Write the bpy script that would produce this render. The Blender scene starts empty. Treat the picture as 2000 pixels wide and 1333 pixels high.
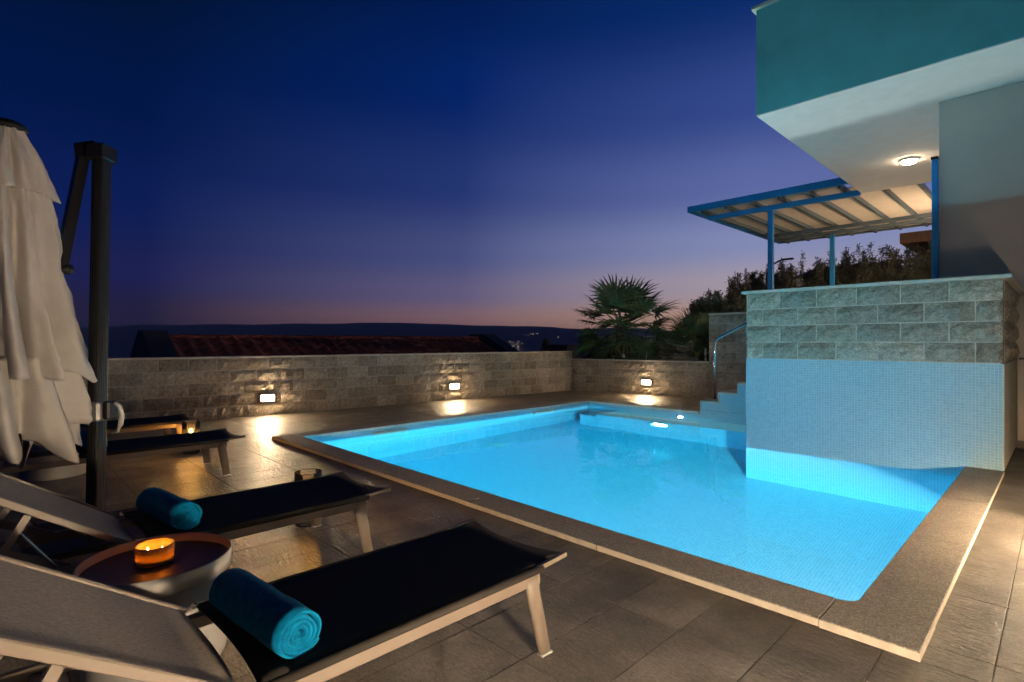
import bpy, math, random
from mathutils import Vector, Matrix, noise as mnoise
R = math.radians
random.seed(7)
sc = bpy.context.scene
col = sc.collection

# ------------------------------------------------------------------ camera
YAW = R(45.8); CAM_H = 1.4; FPX = 1050.0; HOR = 668.0
cam = bpy.data.cameras.new('camera'); cam_o = bpy.data.objects.new('camera', cam); col.objects.link(cam_o)
cam_o.location = (0, 0, CAM_H); cam_o.rotation_euler = (R(90), 0, YAW)
cam.sensor_width = 36.0; cam.lens = 36.0*FPX/2000.0; cam.shift_y = 1.5/2000
cam.clip_start = 0.05; cam.clip_end = 30000
sc.camera = cam_o
FW = Vector((-math.sin(YAW), math.cos(YAW), 0)); RT = Vector((math.cos(YAW), math.sin(YAW), 0))

# ------------------------------------------------------------------ dusk sky
def lin(c):
    c = c/255.0
    return c/12.92 if c <= 0.04045 else ((c+0.055)/1.055)**2.4
def srgb(r, g, b): return (lin(r), lin(g), lin(b), 1.0)

world = bpy.data.worlds.new('World'); sc.world = world; world.use_nodes = True
wn, wl = world.node_tree.nodes, world.node_tree.links
def wmath(op, a, b=None, clamp=False):
    n = wn.new('ShaderNodeMath'); n.operation = op; n.use_clamp = clamp
    for i, v in enumerate((a, b)):
        if v is None: continue
        if isinstance(v, (int, float)): n.inputs[i].default_value = v
        else: wl.new(v, n.inputs[i])
    return n.outputs[0]
tc = wn.new('ShaderNodeTexCoord'); sep = wn.new('ShaderNodeSeparateXYZ'); wl.new(tc.outputs['Generated'], sep.inputs[0])
elev = wmath('DIVIDE', wmath('ARCSINE', sep.outputs[2]), R(90))
hlen = wmath('SQRT', wmath('ADD', wmath('MULTIPLY', sep.outputs[0], sep.outputs[0]), wmath('MULTIPLY', sep.outputs[1], sep.outputs[1])))
SUNAZ = YAW - R(50)                       # afterglow lies past the right edge of the view
sdx, sdy = -math.sin(SUNAZ), math.cos(SUNAZ)
dot = wmath('DIVIDE', wmath('ADD', wmath('MULTIPLY', sep.outputs[0], sdx), wmath('MULTIPLY', sep.outputs[1], sdy)), wmath('MAXIMUM', hlen, 1e-4))
def sky_ramp(stops):
    n = wn.new('ShaderNodeValToRGB'); cr = n.color_ramp; cr.interpolation = 'EASE'
    while len(cr.elements) > 1: cr.elements.remove(cr.elements[-1])
    for i, (deg, c) in enumerate(stops):
        e = cr.elements[0] if i == 0 else cr.elements.new(max(deg, 0)/90)
        e.position = max(deg, 0)/90; e.color = srgb(*c)
    wl.new(elev, n.inputs[0]); return n.outputs[0]
rA = sky_ramp([(0, (31, 28, 44)), (2.5, (37, 32, 62)), (6, (28, 33, 84)), (12, (9, 29, 86)), (20, (0, 22, 72)), (30, (0, 18, 49)), (60, (0, 10, 28)), (90, (0, 8, 22))])
rB = sky_ramp([(0, (158, 104, 84)), (2.2, (148, 112, 116)), (5, (106, 98, 134)), (9, (75, 83, 132)), (16, (36, 55, 116)), (25, (2, 35, 102)), (35, (0, 24, 74)), (60, (0, 12, 34)), (90, (0, 8, 22))])
rC = sky_ramp([(0, (232, 168, 122)), (2.2, (212, 170, 146)), (5.4, (180, 166, 178)), (9.5, (138, 147, 190)), (15, (95, 109, 168)), (22, (54, 75, 142)), (31, (8, 44, 106)), (60, (0, 15, 42)), (90, (0, 8, 22))])
def wmix(f, a, b):
    n = wn.new('ShaderNodeMix'); n.data_type = 'RGBA'
    wl.new(f, n.inputs['Factor']); wl.new(a, n.inputs[6]); wl.new(b, n.inputs[7]); return n.outputs[2]
def wmap(v, a, b):
    n = wn.new('ShaderNodeMapRange'); n.interpolation_type = 'LINEAR'; n.inputs[1].default_value = a; n.inputs[2].default_value = b
    wl.new(v, n.inputs[0]); return n.outputs[0]
skycol = wmix(wmap(dot, 0.57, 0.90), wmix(wmap(dot, 0.10, 0.57), rA, rB), rC)
wl.new(skycol, wn['Background'].inputs[0]); wn['Background'].inputs[1].default_value = 1.0

# ------------------------------------------------------------------ render / exposure
sc.view_settings.view_transform = 'Standard'; sc.view_settings.look = 'None'
sc.view_settings.exposure = 0; sc.view_settings.gamma = 1
sc.render.engine = 'CYCLES'
cy = sc.cycles
cy.use_denoising = True
try: cy.denoiser = 'OPENIMAGEDENOISE'
except Exception: pass
cy.max_bounces = 10; cy.diffuse_bounces = 6; cy.glossy_bounces = 5; cy.transmission_bounces = 8; cy.transparent_max_bounces = 16
cy.caustics_reflective = False; cy.caustics_refractive = True; cy.sample_clamp_indirect = 5.0; cy.blur_glossy = 0.6
cy.use_light_tree = True

# ------------------------------------------------------------------ materials
class MT:
    """small node-tree helper"""
    def __init__(s, name):
        s.m = bpy.data.materials.new(name); s.m.use_nodes = True
        s.n, s.l = s.m.node_tree.nodes, s.m.node_tree.links
        s.b = s.n['Principled BSDF']; s.out = s.n['Material Output']
    def new(s, t, **kw):
        n = s.n.new(t)
        for k, v in kw.items(): setattr(n, k, v)
        return n
    def math(s, op, a, b=None, clamp=False):
        n = s.new('ShaderNodeMath', operation=op, use_clamp=clamp)
        for i, v in enumerate((a, b)):
            if v is None: continue
            if isinstance(v, (int, float)): n.inputs[i].default_value = v
            else: s.l.new(v, n.inputs[i])
        return n.outputs[0]
    def pos(s, scale=(1, 1, 1)):
        g = s.new('ShaderNodeNewGeometry'); mp = s.new('ShaderNodeMapping'); mp.inputs['Scale'].default_value = scale
        s.l.new(g.outputs['Position'], mp.inputs[0]); return mp.outputs[0]
    def noise(s, vec, scale, detail=4, rough=0.55):
        n = s.new('ShaderNodeTexNoise'); n.inputs['Scale'].default_value = scale; n.inputs['Detail'].default_value = detail; n.inputs['Roughness'].default_value = rough
        if vec is not None: s.l.new(vec, n.inputs['Vector'])
        return n.outputs[0]
    def ramp(s, v, stops):
        n = s.new('ShaderNodeValToRGB'); cr = n.color_ramp
        cr.elements[0].position = stops[0][0]; cr.elements[0].color = (*stops[0][1], 1)
        cr.elements[1].position = stops[-1][0]; cr.elements[1].color = (*stops[-1][1], 1)
        for p, c in stops[1:-1]:
            e = cr.elements.new(p); e.color = (*c, 1)
        s.l.new(v, n.inputs[0]); return n.outputs[0]
    def mix(s, f, a, b, mode='MIX'):
        n = s.new('ShaderNodeMix', data_type='RGBA', blend_type=mode)
        for i, v in (('Factor', f), (6, a), (7, b)):
            if isinstance(v, (int, float)): n.inputs[i].default_value = v
            elif isinstance(v, tuple): n.inputs[i].default_value = (*v[:3], 1)
            else: s.l.new(v, n.inputs[i])
        return n.outputs[2]
    def bump(s, h, strength, dist=0.01, prev=None):
        n = s.new('ShaderNodeBump'); n.inputs['Strength'].default_value = strength; n.inputs['Distance'].default_value = dist
        s.l.new(h, n.inputs['Height'])
        if prev is not None: s.l.new(prev, n.inputs['Normal'])
        s.l.new(n.outputs[0], s.b.inputs['Normal']); return n.outputs[0]
    def base(s, c):
        if isinstance(c, tuple): s.b.inputs['Base Color'].default_value = (*c[:3], 1)
        else: s.l.new(c, s.b.inputs['Base Color'])
    def set(s, **kw):
        for k, v in kw.items():
            i = s.b.inputs[k.replace('_', ' ')]
            if isinstance(v, (int, float)): i.default_value = v
            elif isinstance(v, tuple): i.default_value = (*v[:3], 1) if len(i.default_value) == 4 else v
            else: s.l.new(v, i)
    def rnd(s): return s.new('ShaderNodeObjectInfo').outputs['Random']

def plain(name, c, rough=0.5, metal=0.0, var=0.12, vscale=6.0, bscale=0, bstr=0.0, spec=0.5, brand=0.0):
    t = MT(name); v = t.pos()
    f = t.noise(v, vscale, 4)
    lo = tuple(x*(1-var) for x in c); hi = tuple(min(1, x*(1+var)) for x in c)
    colr = t.ramp(f, [(0.3, lo), (0.7, hi)])
    if brand:
        k = t.math('ADD', t.math('MULTIPLY', t.rnd(), 2*brand), 1-brand)
        cc = t.new('ShaderNodeCombineColor')
        for i in range(3): t.l.new(k, cc.inputs[i])
        colr = t.mix(1.0, colr, cc.outputs[0], 'MULTIPLY')
    t.base(colr); t.set(Roughness=rough, Metallic=metal)
    t.b.inputs['Specular IOR Level'].default_value = spec
    if bscale: t.bump(t.noise(v, bscale, 5, 0.6), bstr, 0.01)
    return t.m

M = {}
def make_materials():
    # paving: dark brown-grey slate-look porcelain
    t = MT('paving_slate'); v = t.pos((1.0, 2.2, 1)); v1 = t.pos()
    f = t.math('ADD', t.math('MULTIPLY', t.noise(v1, 3.2, 6, 0.62), 0.55), t.math('MULTIPLY', t.noise(v, 38, 5, 0.7), 0.45))
    c = t.ramp(f, [(0.39, (0.085, 0.070, 0.056)), (0.5, (0.165, 0.140, 0.114)), (0.61, (0.27, 0.232, 0.192))])
    k = t.math('ADD', t.math('MULTIPLY', t.rnd(), 0.34), 0.83)
    cc = t.new('ShaderNodeCombineColor'); [t.l.new(k, cc.inputs[i]) for i in range(3)]
    t.base(t.mix(1.0, c, cc.outputs[0], 'MULTIPLY'))
    t.set(Roughness=t.math('ADD', t.math('MULTIPLY', f, 0.25), 0.27))
    b1 = t.bump(t.noise(v, 16, 6, 0.68), 1.0, 0.035)
    t.bump(t.noise(v, 70, 4, 0.65), 0.6, 0.010, b1)
    M['paving'] = t.m
    M['grout'] = plain('grout', (0.13, 0.112, 0.095), 0.9)
    # coping: bush-hammered / pebble dash stone
    t = MT('coping_stone'); v = t.pos()
    vo = t.new('ShaderNodeTexVoronoi'); vo.inputs['Scale'].default_value = 150; t.l.new(v, vo.inputs['Vector'])
    sp = t.new('ShaderNodeSeparateColor'); t.l.new(vo.outputs['Color'], sp.inputs[0])
    c = t.ramp(sp.outputs[0], [(0.0, (0.16, 0.137, 0.111)), (0.45, (0.31, 0.266, 0.216)), (0.8, (0.43, 0.373, 0.305)), (1.0, (0.58, 0.515, 0.43))])
    c = t.mix(0.35, c, t.ramp(t.noise(v, 4, 4), [(0.3, (0.25, 0.215, 0.175)), (0.7, (0.42, 0.364, 0.297))]))
    t.base(c); t.set(Roughness=0.72)
    b1 = t.bump(vo.outputs['Distance'], 0.6, 0.006)
    M['coping'] = t.m
    M['coping_edge'] = plain('coping_lit_edge', (0.56, 0.48, 0.375), 0.62, var=0.14, vscale=14, bscale=40, bstr=0.12)  # slab sides made paler: the light on the edge is put into the colour
    # split-face concrete block
    t = MT('split_block'); v = t.pos()
    f = t.math('ADD', t.math('MULTIPLY', t.noise(v, 17, 6, 0.7), 0.4), t.math('MULTIPLY', t.noise(t.pos((1, 1, 1.6)), 60, 5, 0.75), 0.6))
    c = t.ramp(f, [(0.38, (0.17, 0.143, 0.112)), (0.5, (0.36, 0.31, 0.25)), (0.62, (0.56, 0.49, 0.40))])
    k = t.math('ADD', t.math('MULTIPLY', t.rnd(), 0.55), 0.75)
    cc = t.new('ShaderNodeCombineColor'); [t.l.new(k, cc.inputs[i]) for i in range(3)]
    c = t.mix(1.0, c, cc.outputs[0], 'MULTIPLY')
    stain = t.ramp(t.noise(t.pos((1, 1, 0.35)), 2.1, 4), [(0.42, (1, 1, 1)), (0.68, (0.78, 0.76, 0.72))])
    t.base(t.mix(1.0, c, stain, 'MULTIPLY')); t.set(Roughness=0.88)
    b1 = t.bump(t.noise(v, 26, 6, 0.72), 1.0, 0.035); t.bump(t.noise(v, 95, 3), 0.3, 0.005, b1)
    M['block'] = t.m
    M['mortar'] = plain('mortar', (0.44, 0.40, 0.345), 0.9, var=0.2, vscale=12)
    M['cap'] = plain('limestone_cap', (0.50, 0.455, 0.385), 0.6, var=0.14, vscale=9, bscale=30, bstr=0.1, brand=0.08)
    # glass mosaic, 5 cm chips
    t = MT('glass_mosaic')
    g = t.new('ShaderNodeNewGeometry'); p = t.new('ShaderNodeSeparateXYZ'); t.l.new(g.outputs['Position'], p.inputs[0])
    nn = t.new('ShaderNodeSeparateXYZ'); t.l.new(g.outputs['True Normal'], nn.inputs[0])
    ax = t.math('GREATER_THAN', t.math('ABSOLUTE', nn.outputs[0]), 0.5)
    az = t.math('GREATER_THAN', t.math('ABSOLUTE', nn.outputs[2]), 0.5)
    def sel(f, a, b): return t.math('ADD', t.math('MULTIPLY', f, b), t.math('MULTIPLY', t.math('SUBTRACT', 1.0, f), a))
    u = sel(ax, p.outputs[0], p.outputs[1]); w = sel(az, p.outputs[2], p.outputs[1])
    cb = t.new('ShaderNodeCombineXYZ'); t.l.new(u, cb.inputs[0]); t.l.new(w, cb.inputs[1])
    br = t.new('ShaderNodeTexBrick'); br.offset = 0; br.squash = 1
    br.inputs['Scale'].default_value = 1; br.inputs['Mortar Size'].default_value = 0.0021; br.inputs['Mortar Smooth'].default_value = 0.3
    br.inputs['Brick Width'].default_value = 0.0305; br.inputs['Row Height'].default_value = 0.0305; br.inputs['Bias'].default_value = 0.0
    br.inputs['Color1'].default_value = (0.225, 0.415, 0.51, 1); br.inputs['Color2'].default_value = (0.28, 0.465, 0.55, 1); br.inputs['Mortar'].default_value = (0.40, 0.54, 0.60, 1)
    t.l.new(cb.outputs[0], br.inputs['Vector'])
    t.base(br.outputs['Color'])
    t.set(Roughness=t.math('ADD', t.math('MULTIPLY', br.outputs['Fac'], 0.5), 0.07))
    fl = t.new('ShaderNodeCombineXYZ'); t.l.new(t.math('FLOOR', t.math('DIVIDE', u, 0.0305)), fl.inputs[0]); t.l.new(t.math('FLOOR', t.math('DIVIDE', w, 0.0305)), fl.inputs[1])
    wn_ = t.new('ShaderNodeTexWhiteNoise'); t.l.new(fl.outputs[0], wn_.inputs['Vector'])
    v1 = t.new('ShaderNodeVectorMath', operation='SUBTRACT'); t.l.new(wn_.outputs['Color'], v1.inputs[0]); v1.inputs[1].default_value = (0.5, 0.5, 0.5)
    v2 = t.new('ShaderNodeVectorMath', operation='SCALE'); t.l.new(v1.outputs[0], v2.inputs[0]); v2.inputs['Scale'].default_value = 0.10
    v3 = t.new('ShaderNodeVectorMath', operation='ADD'); t.l.new(v2.outputs[0], v3.inputs[0]); t.l.new(g.outputs['Normal'], v3.inputs[1])
    v4 = t.new('ShaderNodeVectorMath', operation='NORMALIZE'); t.l.new(v3.outputs[0], v4.inputs[0])
    b1 = t.bump(t.math('SUBTRACT', 1.0, br.outputs['Fac']), 0.35, 0.003, v4.outputs[0])
    t.bump(t.noise(cb.outputs[0], 17, 2), 0.10, 0.01, b1)
    M['mosaic'] = t.m
    # water
    t = MT('pool_water')
    t.n.remove(t.b); gl = t.new('ShaderNodeBsdfGlass'); gl.inputs['IOR'].default_value = 1.333; gl.inputs['Roughness'].default_value = 0.0
    gl.inputs['Color'].default_value = (1, 1, 1, 1)
    bp = t.new('ShaderNodeBump'); bp.inputs['Strength'].default_value = 0.03; bp.inputs['Distance'].default_value = 0.05
    t.l.new(t.noise(t.pos(), 2.6, 3, 0.5), bp.inputs['Height']); t.l.new(bp.outputs[0], gl.inputs['Normal'])
    t.l.new(gl.outputs[0], t.out.inputs['Surface'])
    va = t.new('ShaderNodeVolumeAbsorption'); va.inputs['Color'].default_value = (0.16, 0.87, 0.965, 1); va.inputs['Density'].default_value = 0.50; t.l.new(va.outputs[0], t.out.inputs['Volume'])
    M['water'] = t.m
    t = MT('sea_water'); t.base((0.012, 0.020, 0.032)); t.set(Roughness=0.06)
    t.bump(t.noise(t.pos((0.02, 0.05, 1)), 3, 4, 0.6), 0.05, 1.0); M['sea'] = t.m
    M['hill'] = plain('hill_scrub', (0.055, 0.062, 0.050), 0.95, var=0.4, vscale=0.01)
    M['ground'] = plain('dry_ground', (0.09, 0.08, 0.055), 0.95, var=0.35, vscale=0.5)
    M['soil'] = plain('planter_soil', (0.06, 0.045, 0.032), 0.95, var=0.4, vscale=8, bscale=20, bstr=0.6)
    M['render_white'] = plain('white_render', (0.80, 0.79, 0.76), 0.85, var=0.04, vscale=5, bscale=140, bstr=0.25)
    M['render_teal'] = plain('teal_render', (0.10, 0.40, 0.42), 0.85, var=0.16, vscale=1.3, bscale=130, bstr=0.3)
    M['render_grey'] = plain('grey_render', (0.42, 0.41, 0.385), 0.85, var=0.05, vscale=2, bscale=130, bstr=0.3)
    M['render_cream'] = plain('cream_render', (0.48, 0.44, 0.37), 0.85, var=0.06, vscale=3, bscale=120, bstr=0.25)
    M['blue_paint'] = plain('blue_paint', (0.018, 0.24, 0.60), 0.38, var=0.06, vscale=3)
    M['rafter'] = plain('weathered_blue_grey', (0.10, 0.135, 0.16), 0.5, var=0.15)
    M['panel'] = plain('cream_board', (0.62, 0.555, 0.465), 0.7, var=0.07, vscale=7)
    M['brown_wood'] = plain('brown_eave', (0.14, 0.075, 0.045), 0.6, var=0.25)
    M['roof_tile'] = plain('clay_tile', (0.33, 0.085, 0.048), 0.75, var=0.3, vscale=9, brand=0.25)
    M['dark_render'] = plain('dark_parapet', (0.05, 0.05, 0.055), 0.8)
    M['alu'] = plain('taupe_aluminium', (0.165, 0.128, 0.098), 0.45, var=0.05, metal=0.0)
    M['dark_metal'] = plain('anthracite_metal', (0.0075, 0.0072, 0.0075), 0.4, metal=0.0, var=0.1, spec=0.2)
    M['silver'] = plain('brushed_silver', (0.30, 0.29, 0.275), 0.5, metal=0.6, var=0.05)
    M['grey_plastic'] = plain('pale_plastic', (0.50, 0.48, 0.44), 0.45)
    M['steel'] = plain('polished_steel', (0.62, 0.62, 0.62), 0.16, metal=1.0, var=0.02)
    t = MT('black_textilene'); v = t.pos()
    wv = t.new('ShaderNodeTexWave'); wv.inputs['Scale'].default_value = 160; t.l.new(v, wv.inputs['Vector']); wv.bands_direction = 'X'
    wv2 = t.new('ShaderNodeTexWave'); wv2.inputs['Scale'].default_value = 160; t.l.new(v, wv2.inputs['Vector']); wv2.bands_direction = 'Y'
    t.base((0.036, 0.031, 0.026)); t.set(Roughness=0.75); t.b.inputs['Specular IOR Level'].default_value = 0.12
    t.bump(t.math('ADD', wv.outputs['Fac'], wv2.outputs['Fac']), 0.3, 0.002); M['mesh_black'] = t.m
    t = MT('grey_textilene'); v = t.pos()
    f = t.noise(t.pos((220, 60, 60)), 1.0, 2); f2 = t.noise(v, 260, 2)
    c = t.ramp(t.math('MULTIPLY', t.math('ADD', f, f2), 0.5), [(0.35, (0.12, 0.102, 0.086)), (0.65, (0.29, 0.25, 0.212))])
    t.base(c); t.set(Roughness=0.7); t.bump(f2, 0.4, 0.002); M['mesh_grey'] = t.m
    t = MT('terry_towel'); v = t.pos()
    c = t.ramp(t.noise(v, 40, 4), [(0.3, (0.0, 0.10, 0.21)), (0.7, (0.0, 0.17, 0.36))])
    t.base(c); t.set(Roughness=0.95, Sheen_Weight=0.12, Sheen_Roughness=0.5); t.b.inputs['Specular IOR Level'].default_value = 0.05; t.b.inputs['Sheen Tint'].default_value = (0.15, 0.6, 0.9, 1)
    t.bump(t.noise(v, 420, 3, 0.7), 0.9, 0.004); M['towel'] = t.m
    t = MT('canopy_fabric'); v = t.pos()
    c = t.ramp(t.noise(v, 3, 3), [(0.3, (0.40, 0.37, 0.33)), (0.7, (0.49, 0.455, 0.408))])
    t.base(c); t.set(Roughness=0.85); t.bump(t.noise(v, 300, 2), 0.25, 0.002); M['canopy'] = t.m
    M['table_white'] = plain('table_white', (0.27, 0.255, 0.235), 0.45, var=0.04)
    M['table_dark'] = plain('table_top_dark', (0.035, 0.033, 0.036), 0.45, var=0.1)
    M['wax'] = plain('wax', (0.75, 0.62, 0.42), 0.5, var=0.04)
    def thin_glass(name, tint, diff, dcol):
        t = MT(name); t.n.remove(t.b)
        tr = t.new('ShaderNodeBsdfTransparent'); tr.inputs[0].default_value = (*tint, 1)
        gs = t.new('ShaderNodeBsdfGlossy'); gs.inputs['Roughness'].default_value = 0.04
        tl0 = t.new('ShaderNodeBsdfTranslucent'); tl0.inputs[0].default_value = (*dcol, 1)
        df = t.new('ShaderNodeBsdfDiffuse'); df.inputs[0].default_value = (*dcol, 1)
        tl = t.new('ShaderNodeMixShader'); tl.inputs[0].default_value = 0.6; t.l.new(tl0.outputs[0], tl.inputs[1]); t.l.new(df.outputs[0], tl.inputs[2])
        fr = t.new('ShaderNodeFresnel'); fr.inputs[0].default_value = 1.5
        m1 = t.new('ShaderNodeMixShader'); m1.inputs[0].default_value = diff; t.l.new(tr.outputs[0], m1.inputs[1]); t.l.new(tl.outputs[0], m1.inputs[2])
        m2 = t.new('ShaderNodeMixShader'); t.l.new(fr.outputs[0], m2.inputs[0]); t.l.new(m1.outputs[0], m2.inputs[1]); t.l.new(gs.outputs[0], m2.inputs[2])
        t.l.new(m2.outputs[0], t.out.inputs['Surface']); return t.m
    M['glass'] = thin_glass('clear_glass', (0.93, 0.94, 0.93), 0.03, (0.8, 0.8, 0.8))
    M['amber_glass'] = thin_glass('amber_glass', (1.0, 0.66, 0.26), 0.5, (1.0, 0.50, 0.09))
    def emit(name, c, s):
        t = MT(name); t.n.remove(t.b); e = t.new('ShaderNodeEmission'); e.inputs[0].default_value = (*c, 1); e.inputs[1].default_value = s
        t.l.new(e.outputs[0], t.out.inputs['Surface']); return t.m
    M['lamp_warm'] = emit('lit_wall_lamp', (1.0, 0.70, 0.40), 560)
    M['lamp_house'] = emit('lit_house_lamp', (1.0, 0.77, 0.53), 2300)
    M['lamp_louvre'] = emit('lit_louvre_lamp', (1.0, 0.72, 0.44), 3400)
    M['lamp_ceiling'] = emit('lit_ceiling_lamp', (1.0, 0.72, 0.46), 120)
    M['lamp_pool'] = emit('lit_pool_lamp', (0.30, 0.80, 1.0), 40)
    M['fill_terrace'] = emit('added_terrace_fill', (1.0, 0.70, 0.44), 2300)
    M['flame'] = emit('candle_flame', (1.0, 0.52, 0.13), 200)
    M['flame_small'] = emit('candle_flame_small', (1.0, 0.43, 0.08), 4200)
    M['far_light'] = emit('distant_window_light', (1.0, 0.78, 0.55), 3.0)
    M['black'] = plain('black_wick', (0.01, 0.01, 0.01), 0.9)
    t = MT('palm_leaf'); v = t.pos()
    c = t.ramp(t.noise(v, 3, 3), [(0.3, (0.06, 0.105, 0.04)), (0.7, (0.12, 0.175, 0.065))])
    t.base(c); t.set(Roughness=0.5); M['palm'] = t.m
    M['palm_trunk'] = plain('palm_trunk', (0.075, 0.052, 0.033), 0.95, var=0.4, vscale=14, bscale=24, bstr=0.8)
    t = MT('olive_leaf'); c = t.ramp(t.noise(t.pos(), 5, 3), [(0.3, (0.085, 0.096, 0.06)), (0.7, (0.17, 0.178, 0.118))])
    t.base(c); t.set(Roughness=0.6); M['olive'] = t.m
    t = MT('strap_leaf'); c = t.ramp(t.noise(t.pos(), 6, 3), [(0.3, (0.05, 0.085, 0.02)), (0.7, (0.13, 0.15, 0.045))])
    t.base(c); t.set(Roughness=0.5); M['strap'] = t.m
    M['bark'] = plain('bark', (0.07, 0.055, 0.042), 0.95, var=0.3)
    M['rock'] = plain('garden_rock', (0.16, 0.135, 0.11), 0.9, var=0.3, vscale=6, bscale=16, bstr=0.7)
    M['skimmer'] = plain('skimmer_plastic', (0.62, 0.62, 0.50), 0.5)
make_materials()

# ------------------------------------------------------------------ mesh helpers
class MB:
    def __init__(s): s.v, s.f, s.mi = [], [], []
    def add(s, vs, fs, mi=0):
        o = len(s.v); s.v += [tuple(p) for p in vs]; s.f += [tuple(i+o for i in f) for f in fs]; s.mi += [mi]*len(fs); return s
    def box(s, x0, x1, y0, y1, z0, z1, mi=0, mat=None):
        vs = [Vector((x, y, z)) for x in (x0, x1) for y in (y0, y1) for z in (z0, z1)]
        if mat is not None: vs = [mat @ p for p in vs]
        return s.add(vs, [(0, 1, 3, 2), (4, 6, 7, 5), (0, 4, 5, 1), (2, 3, 7, 6), (0, 2, 6, 4), (1, 5, 7, 3)], mi)
    def bbox(s, x0, x1, y0, y1, z0, z1, b=0.004, mi=0, mat=None):
        """box with chamfered edges"""
        lo, hi = (x0, y0, z0), (x1, y1, z1); idx, vs = {}, []
        for sx in (0, 1):
            for sy in (0, 1):
                for sz in (0, 1):
                    sg = (sx, sy, sz)
                    for a in range(3):
                        p = [(hi[i] if sg[i] else lo[i]) for i in range(3)]
                        for i in range(3):
                            if i != a: p[i] += -b if sg[i] else b
                        idx[(sg, a)] = len(vs); vs.append(Vector(p))
        fs = []
        for a in range(3):
            i, j = [k for k in range(3) if k != a]
            for d in (0, 1):
                q = []
                for (u, w) in ((0, 0), (1, 0), (1, 1), (0, 1)):
                    sg = [0, 0, 0]; sg[a] = d; sg[i] = u; sg[j] = w; q.append(idx[(tuple(sg), a)])
                fs.append(q)
        for a in range(3):
            i, j = [k for k in range(3) if k != a]
            for u in (0, 1):
                for w in (0, 1):
                    s0 = [0]*3; s0[i] = u; s0[j] = w; s1 = list(s0); s1[a] = 1; s0, s1 = tuple(s0), tuple(s1)
                    fs.append([idx[(s0, i)], idx[(s0, j)], idx[(s1, j)], idx[(s1, i)]])
        for sx in (0, 1):
            for sy in (0, 1):
                for sz in (0, 1):
                    fs.append([idx[((sx, sy, sz), a)] for a in range(3)])
        ctr = Vector(((x0+x1)/2, (y0+y1)/2, (z0+z1)/2)); out = []
        for f in fs:
            p = [vs[i] for i in f]; n = (p[1]-p[0]).cross(p[2]-p[0]); c = sum(p, Vector())/len(p)
            out.append(tuple(f) if n.dot(c-ctr) > 0 else tuple(reversed(f)))
        if mat is not None: vs = [mat @ p for p in vs]
        return s.add(vs, out, mi)
    def beam(s, a, b, w, h, mi=0, upv=(0, 0, 1), w2=None, h2=None):
        """box beam from a to b: w across, h along up"""
        a, b = Vector(a), Vector(b); d = (b-a).normalized(); u = Vector(upv)
        x = d.cross(u).normalized(); y = x.cross(d).normalized(); w2 = w2 or w; h2 = h2 or h; vs = []
        for p, ww, hh in ((a, w, h), (b, w2, h2)):
            for sx, sy in ((-1, -1), (1, -1), (1, 1), (-1, 1)): vs.append(p+x*sx*ww/2+y*sy*hh/2)
        return s.add(vs, [(3, 2, 1, 0), (4, 5, 6, 7), (0, 1, 5, 4), (1, 2, 6, 5), (2, 3, 7, 6), (3, 0, 4, 7)], mi)
    def tube(s, pts, rad, n=10, mi=0, cap=True, sx=1.0):
        pts = [Vector(p) for p in pts]; rad = rad if isinstance(rad, (list, tuple)) else [rad]*len(pts); vs, fs = [], []
        ref = Vector((0, 0, 1))
        for i, p in enumerate(pts):
            d = (pts[min(i+1, len(pts)-1)]-pts[max(i-1, 0)]).normalized()
            r = ref if abs(d.dot(ref)) < 0.95 else Vector((0, 1, 0))
            x = d.cross(r).normalized(); y = x.cross(d).normalized()
            for k in range(n):
                a = 2*math.pi*k/n; vs.append(p+x*math.cos(a)*rad[i]*sx+y*math.sin(a)*rad[i])
        for i in range(len(pts)-1):
            for k in range(n):
                k2 = (k+1) % n; fs.append((i*n+k, i*n+k2, (i+1)*n+k2, (i+1)*n+k))
        if cap: fs.append(tuple(range(n-1, -1, -1))); fs.append(tuple(range((len(pts)-1)*n, len(pts)*n)))
        return s.add(vs, fs, mi)
    def lathe(s, prof, n=32, mi=0, c=(0, 0, 0), close=False):
        vs, fs = [], []
        for r, z in prof:
            for k in range(n):
                a = 2*math.pi*k/n; vs.append((c[0]+r*math.cos(a), c[1]+r*math.sin(a), c[2]+z))
        m = len(prof)
        for i in range(m-1 if not close else m):
            i2 = (i+1) % m
            for k in range(n):
                k2 = (k+1) % n; fs.append((i*n+k, i*n+k2, i2*n+k2, i2*n+k))
        return s.add(vs, fs, mi)
    def mesh(s, name, mats, smooth=False):
        me = bpy.data.meshes.new(name); me.from_pydata(s.v, [], s.f)
        for m in (mats if isinstance(mats, (list, tuple)) else [mats]): me.materials.append(M[m] if isinstance(m, str) else m)
        if any(s.mi): me.polygons.foreach_set('material_index', s.mi)
        if smooth: me.polygons.foreach_set('use_smooth', [True]*len(me.polygons))
        me.update(); return me
    def build(s, name, mats, parent=None, smooth=False):
        return link(name, s.mesh(name, mats, smooth), parent)
def link(name, me, parent=None, loc=None, rz=None):
    o = bpy.data.objects.new(name, me); col.objects.link(o); o.parent = parent
    if loc is not None: o.location = loc
    if rz is not None: o.rotation_euler = (0, 0, rz)
    return o
def tag(o, label=None, cat=None, group=None, kind=None):
    if label: o['label'] = label
    if cat: o['category'] = cat
    if group: o['group'] = group
    if kind: o['kind'] = kind
    return o
def thing(name, label, cat, loc=(0, 0, 0), rz=0, group=None):
    o = link(name, None, None, loc, rz); o.empty_display_size = 0.1; return tag(o, label, cat, group)
def struct(o, label=None): return tag(o, label, None, None, 'structure')
def copy_tree(o, parent=None):
    c = o.copy(); col.objects.link(c); c.parent = parent
    for ch in list(o.children): copy_tree(ch, c)
    return c
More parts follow.
